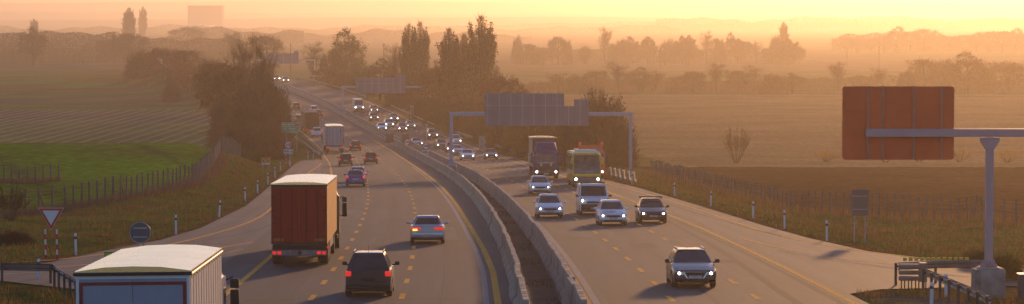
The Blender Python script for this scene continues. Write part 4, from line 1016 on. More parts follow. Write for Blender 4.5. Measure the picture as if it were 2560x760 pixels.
# ---------------------------------------------------------------- lorries
def base_empty(name, px, Y, L, on, label, cat, X=None, yaw=0, roll=0):
    th = heading(Y+L/2) + R(yaw); X = (px-1280)*Y/7000 if X is None else X
    away = Vector((-math.sin(th), math.cos(th), 0)); c = Vector((X, Y, 0)) + away*(L if on else 0)
    e = empty(name, (c.x, c.y, ZR(c.y)+.004))
    e.rotation_euler = (Matrix.Rotation(th, 3, 'Z') @ Matrix.Rotation(slope(Y+L/2), 3, 'X') @ Matrix.Rotation(math.pi if on else 0, 3, 'Z') @ Matrix.Rotation(R(roll), 3, 'Y')).to_euler()
    return tag(e, label, cat)
def cab(e, y0, m, H=3.0, W=2.48, lights=True, on=False, deflector=True, lower=None, lamp=.11):
    """cab whose back is at y0 and front at y0+2.2"""
    hw = W/2; y1 = y0+2.2; mb = MB()
    prof = [(y0, .75), (y1-.02, .75), (y1+.02, 1.35), (y1-.02, 1.55), (y1-.22, 2.55), (y1-.45, 2.72), (y0, 2.72)]
    vs = [(-hw, y, z) for y, z in prof] + [(hw, y, z) for y, z in prof]; n = len(prof)
    bm = bmesh.new(); bv = [bm.verts.new(v) for v in vs]; bm.faces.new(bv[:n][::-1]); bm.faces.new(bv[n:])
    for k in range(n): bm.faces.new((bv[k], bv[(k+1) % n], bv[n+(k+1) % n], bv[n+k]))
    bmesh.ops.recalc_face_normals(bm, faces=bm.faces[:]); bmesh.ops.bevel(bm, geom=bm.edges[:], offset=.07, segments=3, affect='EDGES')
    me = bpy.data.meshes.new('cab'); bm.to_mesh(me); bm.free(); link_obj('cab', me, m, e, 40)
    mb = MB(); mb.slab([(-hw+.14, y1+.0, 1.60), (hw-.14, y1+.0, 1.60), (hw-.18, y1-.19, 2.46), (-hw+.18, y1-.19, 2.46)], (0, 1, .2), .02); w_ = mb.build('windscreen', M_glass, e)
    for s in (-1, 1):
        mb = MB(); mb.slab([(s*hw, y1-.35, 1.62), (s*hw, y1-1.25, 1.62), (s*hw, y1-1.25, 2.35), (s*hw, y1-.50, 2.35)], (s, 0, 0), .012); mb.build('side_window', M_glass, e)
        mb = MB(); mb.bbox(*sorted((s*(hw+.10), s*(hw+.34))), y1-.22, y1-.08, 1.55, 2.25, .04); mb.bbox(*sorted((s*(hw+.10), s*(hw+.34))), y1-.24, y1-.08, 2.29, 2.55, .04)
        mb.tube((s*(hw-.03), y1-.2, 2.5), (s*(hw+.18), y1-.16, 2.6), .02, n=6); mb.tube((s*(hw-.03), y1-.2, 1.6), (s*(hw+.18), y1-.16, 1.6), .02, n=6)
        mb.build('mirror', M_black if m is not PAINT['lorryblue'] else m, e, 40)
    if deflector:
        mb = MB(); mb.add([(-hw+.10, y0, 2.70), (hw-.10, y0, 2.70), (hw-.10, y1-.45, 2.70), (-hw+.10, y1-.45, 2.70), (-hw+.25, y0, H+.62), (hw-.25, y0, H+.62), (hw-.38, y1-1.15, H+.50), (-hw+.38, y1-1.15, H+.50)],
            [(0,3,2,1),(4,5,6,7),(0,1,5,4),(1,2,6,5),(2,3,7,6),(3,0,4,7)]); mb.build('roof_fairing', m, e, 30)
        mb = MB(); mb.bbox(-.42, .42, y1-.75, y1-.62, 2.98, 3.12, .03); mb.build('roof_vent', M_dark, e)
    mb = MB(); mb.bbox(-hw-.0, hw+.0, y1-.5, y1+.08, .32, .86, .07); bp = mb.build('bumper', lower or M_dark, e, 40)
    for s in (-1, 1):
        mb = MB(); mb.bbox(*sorted((s*(hw-.5), s*(hw-.08))), y1+.05, y1+.095, .60, .80, .03); h = mb.build('headlight', M_lampg, e)
        if on: MB().tube((s*(hw-.28), y1+.08, .70), (s*(hw-.28), y1+.13, .70), lamp, lamp*.6, n=14).build('lamp', M_head, h, 40)
    mb = MB()
    for k in range(5): mb.bbox(-.85, .85, y1+.02, y1+.06, .92+.11*k, .98+.11*k, .01)
    mb.build('grille', M_black, e)
    mb = MB(); mb.bbox(-.26, .26, y1+.08, y1+.10, .44, .56, .01); mb.build('number_plate', M_plate, e)
    mb = MB(); mb.bbox(-hw+.05, hw-.05, y0-.9, y1-.3, .55, .76, .02); mb.build('chassis', M_under, e)
    for s in (-1, 1): wheel(e, s*(hw-.17), y1-1.35, .50, .32)
def trailer(e, L, W, zf, zt, side, rear, roof, y0=0, door='doors', axles=(1.6, 2.9, 4.2), wheelr=.50, lamps=True, rim=None, crown=.06, frame=None, on=False):
    """box body from y0 (rear) to y0+L"""
    hw = W/2
    mb = MB(); mb.bbox(-hw, hw, y0+.03, y0+L, zf, zt-.05, .02); bd = mb.build('box_body', side, e)
    # sheet roof with a slight crown and eaves
    prof = [(-hw-.03, zt-.10), (-hw-.03, zt-.02), (-hw+.10, zt+.0), (-hw*.5, zt+crown*.8), (0, zt+crown), (hw*.5, zt+crown*.8), (hw-.10, zt+.0), (hw+.03, zt-.02), (hw+.03, zt-.10)]
    ny_ = int(L/.3); mb = MB(); mb.prism(prof, [((0, y, .012*(k % 2)), (1, 0, 0)) for k, y in enumerate(np.linspace(y0+.02, y0+L+.01, ny_))]); mb.build('roof', roof, e)
    # rear frame, doors, seam, lock bars
    fr = frame or rear
    mb = MB()
    mb.box(-hw, -hw+.07, y0-.02, y0+.029, zf, zt-.09); mb.box(hw-.07, hw, y0-.02, y0+.029, zf, zt-.09); mb.box(-hw+.07, hw-.07, y0-.02, y0+.029, zf, zf+.10); mb.box(-hw+.07, hw-.07, y0-.02, y0+.029, zt-.19, zt-.09)
    mb.build('rear_frame', fr, e)
    for s in (-1, 1):
        mb = MB(); mb.box(min(s*.012, s*(hw-.075)), max(s*.012, s*(hw-.075)), y0-.012, y0+.028, zf+.105, zt-.195); d = mb.build('rear_door', rear, e)
        if door == 'doors':
            mb = MB()
            for q in (.32, .82):
                mb.tube((s*q, y0-.035, zf+.05), (s*q, y0-.035, zt-.25), .016, n=6)
            mb.build('lock_bar', M_lock, d)
            for hz in (.3, .9, 1.5, 2.1):
                if zf+hz < zt-.3: mb = MB(); mb.bbox(*sorted((s*(hw-.02), s*(hw-.20))), y0-.028, y0-.013, zf+hz, zf+hz+.06, .005); mb.build('hinge', M_lock, d)
            mb = MB(); mb.bbox(*sorted((s*.27, s*.55)), y0-.05, y0-.03, zf+.62, zf+.66, .005); mb.build('handle', M_lock, d)
    return bd
M_lock = mat('lock_bar_dark', (.16, .004, .003), .7)
def rear_gear(e, W, zf, y0=0, plate_word=None, rails=M_steel, lampz=.62):
    hw = W/2
    mb = MB(); mb.bbox(-hw+.03, hw-.03, y0-.05, y0+.06, lampz-.13, lampz+.13, .015); b = mb.build('rear_bumper', rails, e)
    for s in (-1, 1):
        mb = MB(); mb.bbox(*sorted((s*(hw-.46), s*(hw-.27))), y0-.075, y0-.045, lampz-.07, lampz+.07, .02); mb.build('tail_lamp', M_tail, e)
        mb = MB(); mb.bbox(*sorted((s*(hw-.22), s*(hw-.05))), y0-.075, y0-.045, lampz-.07, lampz+.07, .02); mb.build('tail_lamp', M_tail, e)
        mb = MB(); mb.box(*sorted((s*(hw-.42), s*(hw-.02))), y0+.35, y0+.37, .15, .85); mb.build('mudflap', M_under, e)
    mb = MB(); mb.box(-.5, -.35, y0+.05, y0+6, .75, zf-.005); mb.box(.35, .5, y0+.05, y0+6, .75, zf-.005); mb.bbox(-hw+.15, hw-.15, y0+.02, y0+.1, zf-.30, zf-.01, .01); mb.build('chassis', M_under, e)

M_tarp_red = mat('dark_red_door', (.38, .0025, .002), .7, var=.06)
M_tarp_or = mat('sunlit_orange_tarpaulin', (.90, .36, .05), .45, var=.12, scale=.8)  # orange of the low sun put into the tarpaulin's colour
M_roofs = mat('sun_gold_roof_sheet', (.98, .70, .36), .20, .9, var=.10, scale=.6, spec=.8)  # golden metal tint carries the sun's glow on the pale roofs
M_wdoor = mat('shaded_white_door', (.30, .33, .42), .5, .1, var=.05)  # white door with its bluish shade put into the colour
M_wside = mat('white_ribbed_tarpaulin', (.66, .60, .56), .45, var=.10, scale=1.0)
M_frame = mat('frame_grey', (.16, .16, .18), .5, .4)

# white box lorry in the foreground
e = base_empty('box_lorry', 331, 62.6, 12.4, False, 'white box lorry with red framed rear door and glaring roof in the bottom left corner', 'lorry', yaw=.9, roll=-.5)
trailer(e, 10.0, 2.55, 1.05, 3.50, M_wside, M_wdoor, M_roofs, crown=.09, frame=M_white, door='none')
mb = MB(); mb.box(-1.20, 1.20, -.028, -.021, 3.17, 3.24); mb.box(-1.20, -1.12, -.028, -.021, 1.15, 3.168); mb.box(1.12, 1.20, -.028, -.021, 1.15, 3.168); mb.build('red_frame', mat('red_tape', (.28, .012, .012), .5), e)
mb = MB(); mb.bbox(-1.33, 1.33, -.09, .06, 3.385, 3.46, .02); mb.build('roof_lip', M_black, e)
for k in range(13): mb = MB(); mb.bbox(1.276, 1.286, .2+.76*k, .26+.76*k, 1.1, 3.34, .003); mb.build('side_rib', M_wside, e)
mb = MB()
for k in range(13): mb.bbox(1.278, 1.30, .36+.76*k, .42+.76*k, 3.30, 3.35, .01)
mb.build('curtain_roller', M_chrome, e)
mb = MB(); mb.tube((1.29, .02, 3.40), (1.29, 9.98, 3.40), .035, n=8); mb.build('side_rail', M_chrome, e)
rear_gear(e, 2.5, 1.05); cab(e, 10.2, PAINT['white'], deflector=False)
for s in (-1, 1): wheel(e, s*1.06, 2.6, .48, .34)
# red lorry
e = base_empty('trailer_lorry', 746.5, 125.4, 17.5, False, 'tall lorry with dark red rear doors and sunlit-tinted orange side', 'lorry', yaw=.6)
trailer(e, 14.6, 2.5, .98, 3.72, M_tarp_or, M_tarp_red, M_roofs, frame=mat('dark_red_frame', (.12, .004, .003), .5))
mb = MB()
for s in (-1, 1):
    mb = MB(); mb.box(*sorted((s*.70, s*1.14)), -.03, -.021, 1.13, 1.24); mb.build('reflector_board', mat('amber_board', (.40, .13, .02), .5) if s < 0 else bpy.data.materials['amber_board'], e)
    mb = MB(); mb.box(*sorted((s*.85, s*1.12)), -.016, -.0125, 3.36, 3.38); mb.box(*sorted((s*1.10, s*1.12)), -.016, -.0125, 3.14, 3.36); mb.build('corner_mark', mat('bright_red', (.30, .01, .01), .5) if s < 0 else bpy.data.materials['bright_red'], e)
mb = MB(); mb.bbox(-1.28, 1.28, -.05, .05, 3.60, 3.66, .015); mb.build('roof_lip', M_black, e)
mb = MB(); mb.bbox(-1.2, 1.2, -.01, .10, .74, .96, .02); mb.build('tail_board', M_under, e)
mb = MB(); mb.bbox(-.72, .72, -.065, -.052, .53, .69, .01); mb.build('number_plate', mat('pale_plate', (.26, .24, .23), .6), e)
text('SL 475', .17, M_black, e, (-.35, -.07, .61)); mb = MB(); mb.tube((.02, -.07, .61), (.02, -.066, .61), .10, n=12); mb.build('coupling', M_black, e); text('TTS', .17, M_black, e, (.48, -.07, .61))
rear_gear(e, 2.5, .98, rails=M_frame, lampz=.60)
for s in (-1, 1):
    for y in (1.7, 3.0, 4.3, 10.8): wheel(e, s*1.07, y, .49, .34)
mb = MB(); mb.bbox(1.19, 1.22, 5.2, 10.0, .55, .97, .01); mb.bbox(-1.22, -1.19, 5.2, 10.0, .55, .97, .01); mb.build('side_guard', M_frame, e)
mb = MB(); mb.tube((1.26, 1.0, .80), (1.26, 1.02, .80), .06, n=8); mb.build('side_lamp', M_tail, e)
cab(e, 15.1, mat('dark_cab', (.05, .045, .045), .4, coat=.5), W=2.7)
# white trailer farther on
e = base_empty('trailer_lorry', 837, 408, 16.5, False, 'white trailer lorry seen from behind beyond the two black hatchbacks', 'lorry')
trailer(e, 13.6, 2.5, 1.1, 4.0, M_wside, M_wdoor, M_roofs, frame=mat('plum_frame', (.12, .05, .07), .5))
for s in (-1, 1): mb = MB(); mb.box(*sorted((s*.82, s*.98)), -.03, -.021, 1.25, 1.95); mb.build('reflector_board', bpy.data.materials['orange_sign_face'], e)
mb = MB(); mb.box(.78, .86, -.03, -.021, 2.8, 3.6); mb.build('corner_mark', M_dark, e)
rear_gear(e, 2.5, 1.1, lampz=.85)
for s in (-1, 1):
    for y in (1.7, 3.0, 4.3): wheel(e, s*1.07, y, .49, .34)
cab(e, 14.1, PAINT['white'], W=2.7)
# dark brown lorry
e = base_empty('trailer_lorry', 780, 497, 16.5, False, 'dark brown lorry seen from behind near the green sign', 'lorry')
Mbr = mat('brown_tarpaulin', (.055, .022, .016), .6, var=.08)
trailer(e, 13.6, 2.5, .95, 3.75, Mbr, Mbr, Mbr); rear_gear(e, 2.5, .95, rails=M_dark, lampz=.75)
for s in (-1, 1):
    for y in (1.7, 3.0, 4.3): wheel(e, s*1.07, y, .49, .34)
cab(e, 14.1, PAINT['maroon'])
# blue lorry, oncoming: front at Y=276
e = base_empty('trailer_lorry', 1366, 276, 17.2, True, 'blue lorry cab pulling a tan sided trailer towards the camera', 'lorry', yaw=-2.2)
trailer(e, 13.6, 2.55, 1.1, 4.0, mat('tan_tarpaulin', (.50, .30, .17), .5, var=.08, scale=.7), M_wdoor, M_roofs)
mb = MB(); mb.bbox(-1.27, 1.27, 13.6, 13.68, 1.3, 4.0, .02); mb.build('front_wall', M_dark, e)
cab(e, 14.9, PAINT['lorryblue'], on=True, W=2.45, lamp=.12)
for s, mm in ((-1, M_white), (1, M_red)): mb = MB(); mb.bbox(*sorted((s*.72, s*.94)), 16.05, 16.13, 3.05, 3.25, .03); mb.build('roof_lamp', mm, e)
for s in (-1, 1):
    mb = MB(); mb.bbox(*sorted((s*.92, s*1.02)), 16.9, 16.98, 2.56, 2.66, .02); mb.build('corner_lamp', M_chrome, e)
    mb = MB(); mb.bbox(*sorted((s*.40, s*.58)), 17.11, 17.18, 1.25, 1.52, .03); mb.build('badge', M_chrome, e)
    for y in (1.7, 3.0, 4.3, 13.0): wheel(e, s*1.07, y, .49, .34)
mb = MB(); mb.bbox(-.75, .75, 17.11, 17.17, 1.55, 1.62, .01); mb.build('trim_bar', M_chrome, e)
mb = MB(); mb.box(-.5, .5, 0, 14.8, .75, 1.09); mb.build('chassis', M_under, e)
# orange works lorry, front at 276
e = base_empty('works_lorry', 1483, 276, 8.6, True, 'orange high sided works lorry with four square holes and beacons behind the bus', 'lorry')
Mo = PAINT['orange']
mb = MB(); mb.bbox(-1.22, 1.22, 0, 5.9, 1.1, 2.9, .03); mb.build('box_body', Mo, e)
mb = MB(); mb.box(-1.22, 1.22, 5.905, 6.0, 1.1, 2.72); mb.box(-1.22, 1.22, 5.905, 6.0, 3.02, 3.30)
xs2 = [-1.22, -1.04, -.76, -.52, -.24, .14, .42, .70, .98, 1.22]
for k in range(0, 9, 2): mb.box(xs2[k], xs2[k+1], 5.905, 6.0, 2.725, 3.015)
mb.build('head_board', Mo, e)
Mpm = mat('pale_mesh', (.32, .28, .30), .5)
for k in range(1, 9, 2): mb = MB(); mb.box(xs2[k], xs2[k+1], 5.92, 5.96, 2.73, 3.01); mb.build('mesh_pane', Mpm, e)
for s in (-1, 1): 
    mb = MB(); mb.tube((s*1.08, 5.95, 3.3), (s*1.08, 5.95, 3.62), .15, .13, n=12); mb.build('beacon', mat('beacon_red', (.35, .03, .02), .3, emit=(1, .1, .02), es=.15) if s < 0 else bpy.data.materials['beacon_red'], e)
    for y in (1.4, 2.7): wheel(e, s*1.02, y, .50, .36)
cab(e, 6.3, Mo, on=True, W=2.4, deflector=False, lower=Mo)
mb = MB(); mb.box(-.5, .5, 0, 6.3, .7, 1.09); mb.build('chassis', M_under, e)
# yellow bus, front at 247
e = base_empty('coach', 1468, 247, 12.0, True, 'yellow coach with a large dark windscreen and white roof unit, oncoming', 'bus', yaw=-1.5)
My = PAINT['yellow']; hw = 1.25
prof = [(0, .35), (11.9, .35), (12.0, 1.2), (11.85, 2.2), (11.45, 2.98), (11.1, 3.12), (.1, 3.12), (0, 2.9)]
bm = bmesh.new(); n = len(prof); bv = [bm.verts.new((-hw, y, z)) for y, z in prof] + [bm.verts.new((hw, y, z)) for y, z in prof]
bm.faces.new(bv[:n][::-1]); bm.faces.new(bv[n:])
for k in range(n): bm.faces.new((bv[k], bv[(k+1) % n], bv[n+(k+1) % n], bv[n+k]))
bmesh.ops.recalc_face_normals(bm, faces=bm.faces[:]); bmesh.ops.bevel(bm, geom=bm.edges[:], offset=.12, segments=3, affect='EDGES')
me = bpy.data.meshes.new('body'); bm.to_mesh(me); bm.free(); link_obj('body', me, My, e, 40)
mb = MB(); mb.add([(x, y, z) for (y, z, ww) in ((12.02, 1.22, 1.14), (11.98, 1.6, 1.15), (11.87, 2.25, 1.13), (11.55, 2.86, 1.06)) for x in (-ww, -ww*.5, 0, ww*.5, ww)], [(j*5+i, j*5+i+1, (j+1)*5+i+1, (j+1)*5+i) for j in range(3) for i in range(4)]); mb.build('windscreen', M_glass, e, 60)
for s in (-1, 1):
    for k in range(6): mb = MB(); mb.slab([(s*1.252, .6+1.75*k, 1.55), (s*1.252, 2.2+1.75*k, 1.55), (s*1.252, 2.2+1.75*k, 2.65), (s*1.252, .6+1.75*k, 2.65)], (s, 0, 0), .012); mb.build('side_window', M_glass if s > 0 else mat('amber_reflection_tinted_glass', (.10, .07, .05), .12, spec=1) if k == 0 else (M_glass if s > 0 else bpy.data.materials['amber_reflection_tinted_glass']), e)  # one side's panes have an amber reflection put into the glass colour
    mb = MB(); mb.bbox(*sorted((s*1.24, s*1.44)), 12.05, 12.2, 2.05, 2.6, .05); mb.tube((s*1.1, 11.6, 2.9), (s*1.34, 12.12, 2.6), .03, n=6); mb.build('mirror', My, e, 40)
    mb = MB(); mb.bbox(*sorted((s*.75, s*1.15)), 11.95, 12.03, .62, .82, .03); h = mb.build('headlight', M_lampg, e); MB().tube((s*.98, 12.0, .72), (s*.98, 12.06, .72), .14, .09, n=14).build('lamp', M_head, h, 40)
    for y in (2.6, 9.6): wheel(e, s*1.08, y, .48, .32)
mb = MB(); mb.bbox(-1.24, 1.24, 11.85, 12.02, .34, .95, .05); mb.build('bumper', mat('bus_grey_skirt', (.12, .11, .13), .5), e)
mb = MB(); mb.bbox(-.95, .95, 8.3, 10.6, 3.10, 3.30, .06); mb.build('roof_unit', M_white, e)
mb = MB(); mb.bbox(-.3, .7, 12.03, 12.045, 1.34, 1.46, .005); mb.build('dash_board_strip', M_panel, e)

# ================================================================ trees, shrubs, grass
def leafmat(name, c, trans=.35, var=.35):
    m, t, b = newmat(name); N = t.nodes; L = t.links.new
    b.inputs['Roughness'].default_value = .8; b.inputs['Specular IOR Level'].default_value = .2
    g = N.new('ShaderNodeNewGeometry'); mp = N.new('ShaderNodeMapRange'); mp.inputs['To Min'].default_value = 1-var; mp.inputs['To Max'].default_value = 1+var
    L(g.outputs['Random Per Island'], mp.inputs['Value'])
    oi = N.new('ShaderNodeObjectInfo'); m2 = N.new('ShaderNodeMapRange'); m2.inputs['To Min'].default_value = .75; m2.inputs['To Max'].default_value = 1.25; L(oi.outputs['Random'], m2.inputs['Value'])
    mu = N.new('ShaderNodeMath'); mu.operation = 'MULTIPLY'; L(mp.outputs[0], mu.inputs[0]); L(m2.outputs[0], mu.inputs[1])
    hs = N.new('ShaderNodeHueSaturation'); hs.inputs['Color'].default_value = (*c, 1); L(mu.outputs[0], hs.inputs['Value'])
    m3 = N.new('ShaderNodeMapRange'); m3.inputs['To Min'].default_value = .485; m3.inputs['To Max'].default_value = .515; L(g.outputs['Random Per Island'], m3.inputs['Value']); L(m3.outputs[0], hs.inputs['Hue'])
    L(hs.outputs[0], b.inputs['Base Color'])
    tr = N.new('ShaderNodeBsdfTranslucent'); L(hs.outputs[0], tr.inputs['Color']); mx = N.new('ShaderNodeMixShader'); mx.inputs[0].default_value = trans
    L(b.outputs[0], mx.inputs[1]); L(tr.outputs[0], mx.inputs[2]); L(mx.outputs[0], N['Material Output'].inputs['Surface'])
    return m
LM = {'rust': leafmat('rust_leaves', (.15, .058, .025)), 'orange': leafmat('orange_leaves', (.22, .085, .02)), 'poplar': leafmat('poplar_leaves', (.20, .10, .035)), 'brown': leafmat('brown_twigs', (.11, .058, .034), .25),
      'dark': leafmat('dark_twigs', (.05, .030, .024), .15), 'yellow': leafmat('yellow_leaves', (.42, .22, .03), .45), 'olive': leafmat('olive_leaves', (.075, .072, .022)), 'green': leafmat('green_leaves', (.05, .075, .018)),
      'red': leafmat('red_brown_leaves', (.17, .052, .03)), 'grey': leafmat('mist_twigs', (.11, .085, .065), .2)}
M_bark = mat('bark', (.05, .038, .030), .9, var=.25, scale=3, bump=.4)

def tris_mesh(name, P, m, parent=None, quads=False):
    """P: (n, 3 or 4, 3) array of separate faces"""
    n, k, _ = P.shape; me = bpy.data.meshes.new(name)
    me.vertices.add(n*k); me.vertices.foreach_set('co', P.reshape(-1).astype(np.float32))
    me.loops.add(n*k); me.loops.foreach_set('vertex_index', np.arange(n*k, dtype=np.int32))
    me.polygons.add(n); me.polygons.foreach_set('loop_start', np.arange(0, n*k, k, dtype=np.int32)); me.polygons.foreach_set('loop_total', np.full(n, k, np.int32)); me.update()
    return link_obj(name, me, m, parent)
def unit(rg, n):
    v = rg.normal(size=(n, 3)); return v/np.linalg.norm(v, axis=1, keepdims=True)
def leaf_quads(rg, C, size, jitter, up=0.0):
    n = len(C); a = unit(rg, n); a[:, 2] += up; a /= np.linalg.norm(a, axis=1, keepdims=True); b = np.cross(a, unit(rg, n)); b /= np.linalg.norm(b, axis=1, keepdims=True)
    s = (size*rg.uniform(.6, 1.4, n))[:, None]; c = C + rg.normal(size=(n, 3))*jitter
    return np.stack([c - a*s, c + b*s*.55, c + a*s, c - b*s*.55], 1)
def twig_tris(rg, base, d, ln, wd):
    n = len(base); s = np.cross(d, unit(rg, n)); s /= np.linalg.norm(s, axis=1, keepdims=True)
    return np.stack([base - s*wd, base + s*wd, base + d*ln[:, None]], 1)
PROTO = {}
def branches(mb, rg, H, R, n, z0=.25, up=.5, tr=.03):
    tips = []
    for k in range(n):
        a = 2*math.pi*k/n + rg.uniform(-.4, .4); z = H*(z0 + (.75-z0)*rg.random()); r = R*rg.uniform(.45, .85)
        p0 = Vector((0, 0, z)); p1 = Vector((math.cos(a)*r*.5, math.sin(a)*r*.5, z + H*.10*up*2)); p2 = Vector((math.cos(a)*r, math.sin(a)*r, z + H*.24*up*2))
        mb.tube(p0, p1, H*tr*.4, H*tr*.25, n=5, caps=False); mb.tube(p1, p2, H*tr*.25, H*.004, n=4, caps=False); tips += [p1, p2]
    return tips
def proto(key, kind, leaf, H=10., R=4., seed=0):
    rg = np.random.default_rng(seed); e = empty('tree' if kind not in ('bush', 'twigs') else 'shrub', (0, 0, 0)); faces = []; tri = []
    mb = MB()
    if kind == 'round':
        mb.tube((0,0,-.4), (0,0,H*.35), .032*H, .024*H, n=8); mb.tube((0,0,H*.35), (.02*H,0,H*.8), .024*H, .006*H, n=6); branches(mb, rg, H, R, 9)
        nc = 95; u = unit(rg, nc); rr = rg.uniform(.35, 1.0, nc)**.5; lump = 1 + .16*np.sin(5*u[:, 0]+seed)+.14*np.sin(7*u[:, 1]+2*seed)
        C = np.stack([u[:,0]*R*.88*rr*lump, u[:,1]*R*.88*rr*lump, H*.57 + u[:,2]*H*.38*rr*lump], 1)
        for c in C:
            s = rg.uniform(.5, 1.05)*R*.22; faces.append(leaf_quads(rg, c + rg.normal(size=(75, 3))*s*np.array([1, 1, .75])*.6, .15, .02))
        d = unit(rg, 900); d[:, 2] = abs(d[:, 2])*.8+.1; b = np.stack([d[:,0]*R*.75, d[:,1]*R*.75, H*.55+d[:,2]*H*.30], 1); tri.append(twig_tris(rg, b, d/np.linalg.norm(d, axis=1, keepdims=True), rg.uniform(.6, 1.8, 900), .02))
    elif kind == 'poplar':
        mb.tube((0,0,-.4), (0,0,H*.5), .022*H, .014*H, n=8); mb.tube((0,0,H*.5), (0,0,H*.88), .014*H, .003*H, n=6)
        ns = 90
        for k in range(ns):
            a = rg.uniform(0, 2*math.pi); r0 = R*rg.uniform(.05, .8)**.8; z0 = H*rg.uniform(.04, .62); prof = lambda z: R*(min(1, (z/H)/.22)**.6)*max(.22, 1-((z/H))**3.0)
            ln = H*rg.uniform(.22, .38); z1 = min(H*rg.uniform(.78, .97), z0+ln); r1 = prof((z0+z1)/2)*rg.uniform(.55, 1.0)
            p0 = np.array([math.cos(a)*r0*.4, math.sin(a)*r0*.4, z0]); p1 = np.array([math.cos(a)*r1, math.sin(a)*r1, z1])
            mb.tube(p0, p1, .006*H, .002*H, n=4, caps=False)
            t = rg.random(170)[:, None]; c = p0*(1-t)+p1*t; faces.append(leaf_quads(rg, c + rg.normal(size=(170, 3))*np.array([.38, .38, .6])*(1.2-t*.8), .17, .02, up=.8))
        t = rg.random(700)[:, None]; c = np.concatenate([rg.normal(size=(700, 2))*R*.30*(1.25-t), H*(.45+.50*t)], 1); faces.append(leaf_quads(rg, c, .15, .05, up=.9))
        d = unit(rg, 900); d[:, 2] = 1.6; d /= np.linalg.norm(d, axis=1, keepdims=True); z = rg.uniform(.3, .93, 900); ang = rg.uniform(0, 6.28, 900); rad = R*.8*(1-z**2.4)*rg.random(900)**.5
        tri.append(twig_tris(rg, np.stack([np.cos(ang)*rad, np.sin(ang)*rad, z*H], 1), d, rg.uniform(.6, 1.8, 900), .018))
    elif kind == 'bare':
        mb.tube((0,0,-.4), (0,0,H*.30), .026*H, .020*H, n=7); mb.tube((0,0,H*.3), (.03*H,0,H*.85), .020*H, .004*H, n=6)
        tips = branches(mb, rg, H, R, 14, z0=.18, up=.8, tr=.022)
        pts = []; dirs = []
        for tpt in tips:
            for k in range(70):
                f = rg.random(); o = np.array(tpt)*np.array([f, f, 1]) + np.array([0, 0, -(1-f)*H*.06]); d = np.array([o[0]/R, o[1]/R, .9]) + rg.normal(size=3)*.38
                pts.append(o + d*rg.uniform(0, .16)*H*.4); dirs.append(d/np.linalg.norm(d))
        pts = np.array(pts); dirs = np.array(dirs); tri.append(twig_tris(rg, pts, dirs, rg.uniform(.08, .22, len(pts))*H, .0026*H))
        c = pts + dirs*rg.uniform(.2, 1, len(pts))[:, None]*.15*H; faces.append(leaf_quads(rg, c[::2], .10, .25))
    elif kind == 'twigs':
        tips = []
        for k in range(26):
            a = 6.283*k/26+rg.uniform(-.2,.2); q = R*rg.uniform(.15,.9); p1 = Vector((math.cos(a)*q*.62, math.sin(a)*q*.62, H*.28)); p2 = Vector((math.cos(a)*q, math.sin(a)*q, H*rg.uniform(.5,.85)*(1.1-.45*q/R)))
            mb.tube((math.cos(a)*.2, math.sin(a)*.2, -.2), p1, .05, .035, n=5, caps=False); mb.tube(p1, p2, .035, .01, n=4, caps=False); tips += [(p1, p2)]
        pts = []; dirs = []
        for (p1, p2) in tips:
            for k in range(55):
                f = rg.random(); o = np.array(p1.lerp(p2, f)); d = np.array([o[0]/R*.9, o[1]/R*.9, 1.]) + rg.normal(size=3)*.3; pts.append(o); dirs.append(d/np.linalg.norm(d))
        pts = np.array(pts); dirs = np.array(dirs); tri.append(twig_tris(rg, pts, dirs, rg.uniform(.5, 1.7, len(pts)), .02))
        faces.append(leaf_quads(rg, (pts+dirs*.8)[::2], .10, .3))
    elif kind == 'bush':
        n = 5200; u = unit(rg, n); u[:, 2] = abs(u[:, 2]); rr = rg.uniform(.1, 1, n)**.45
        lump = 1 + .10*np.sin(6*u[:,0]+seed)*np.cos(5*u[:,1]) + .06*np.sin(13*u[:,0]+9*u[:,1])
        b = np.stack([u[:,0]*R*rr*lump*.84, u[:,1]*R*rr*lump*.84, u[:,2]*H*rr*lump*.84], 1); d = u + np.array([0, 0, .55]) + rg.normal(size=(n, 3))*.25; d /= np.linalg.norm(d, axis=1, keepdims=True)
        tri.append(twig_tris(rg, b, d, rg.uniform(.6, 1.9, n), .028)); faces.append(leaf_quads(rg, b[:3800] + d[:3800]*.5, .15, .25))
        for k in range(9):
            a = 2*math.pi*k/9; mb.tube((0, 0, -.3), (math.cos(a)*R*.5, math.sin(a)*R*.5, H*.55), .05, .015, n=5)
    mb.build('trunk' if kind not in ('bush', 'twigs') else 'stems', M_bark, e)
    crown = []
    Q = np.concatenate(faces) if faces else np.zeros((0, 4, 3)); T = np.concatenate(tri) if tri else np.zeros((0, 3, 3))
    T4 = np.concatenate([T, T[:, 2:3, :]], 1) if len(T) else np.zeros((0, 4, 3)); T4[:, 3] = T4[:, 2]*.98 + T4[:, 1]*.02 if len(T4) else 0
    tris_mesh('crown' if kind not in ('bush', 'twigs') else 'foliage', np.concatenate([Q, T4]), LM[leaf], e)
    PROTO[key] = [e, kind, leaf, H, R, False]
def dup_tree(key, leaf, x, y, h, r, rz, label, group=None, z=None):
    p = PROTO[key]; e = p[0]
    if not p[5] and leaf == p[2]: o = e; p[5] = True
    else:
        o = e.copy(); col.objects.link(o)
        for ch in list(e.children):
            c = ch.copy(); col.objects.link(c); c.parent = o
            if ch.name.startswith(('crown', 'foliage')) and leaf != p[2]:
                c.data = MESHV.setdefault((key, leaf), None) or ch.data.copy(); MESHV[(key, leaf)] = c.data; c.data.materials.clear(); c.data.materials.append(LM[leaf])
    o.location = (x, y, (Gz(x, y) if z is None else z) - .05); o.scale = (r/p[4], r/p[4], h/p[3]); o.rotation_euler = (0, 0, rz)
    tag(o, label, 'shrub' if p[1] in ('bush', 'twigs') else 'tree', group)
    return o
MESHV = {}
for s in range(3): proto('round%d' % s, 'round', 'rust', seed=11+s)
for s in range(3): proto('poplar%d' % s, 'poplar', 'poplar', H=20., R=3., seed=21+s)
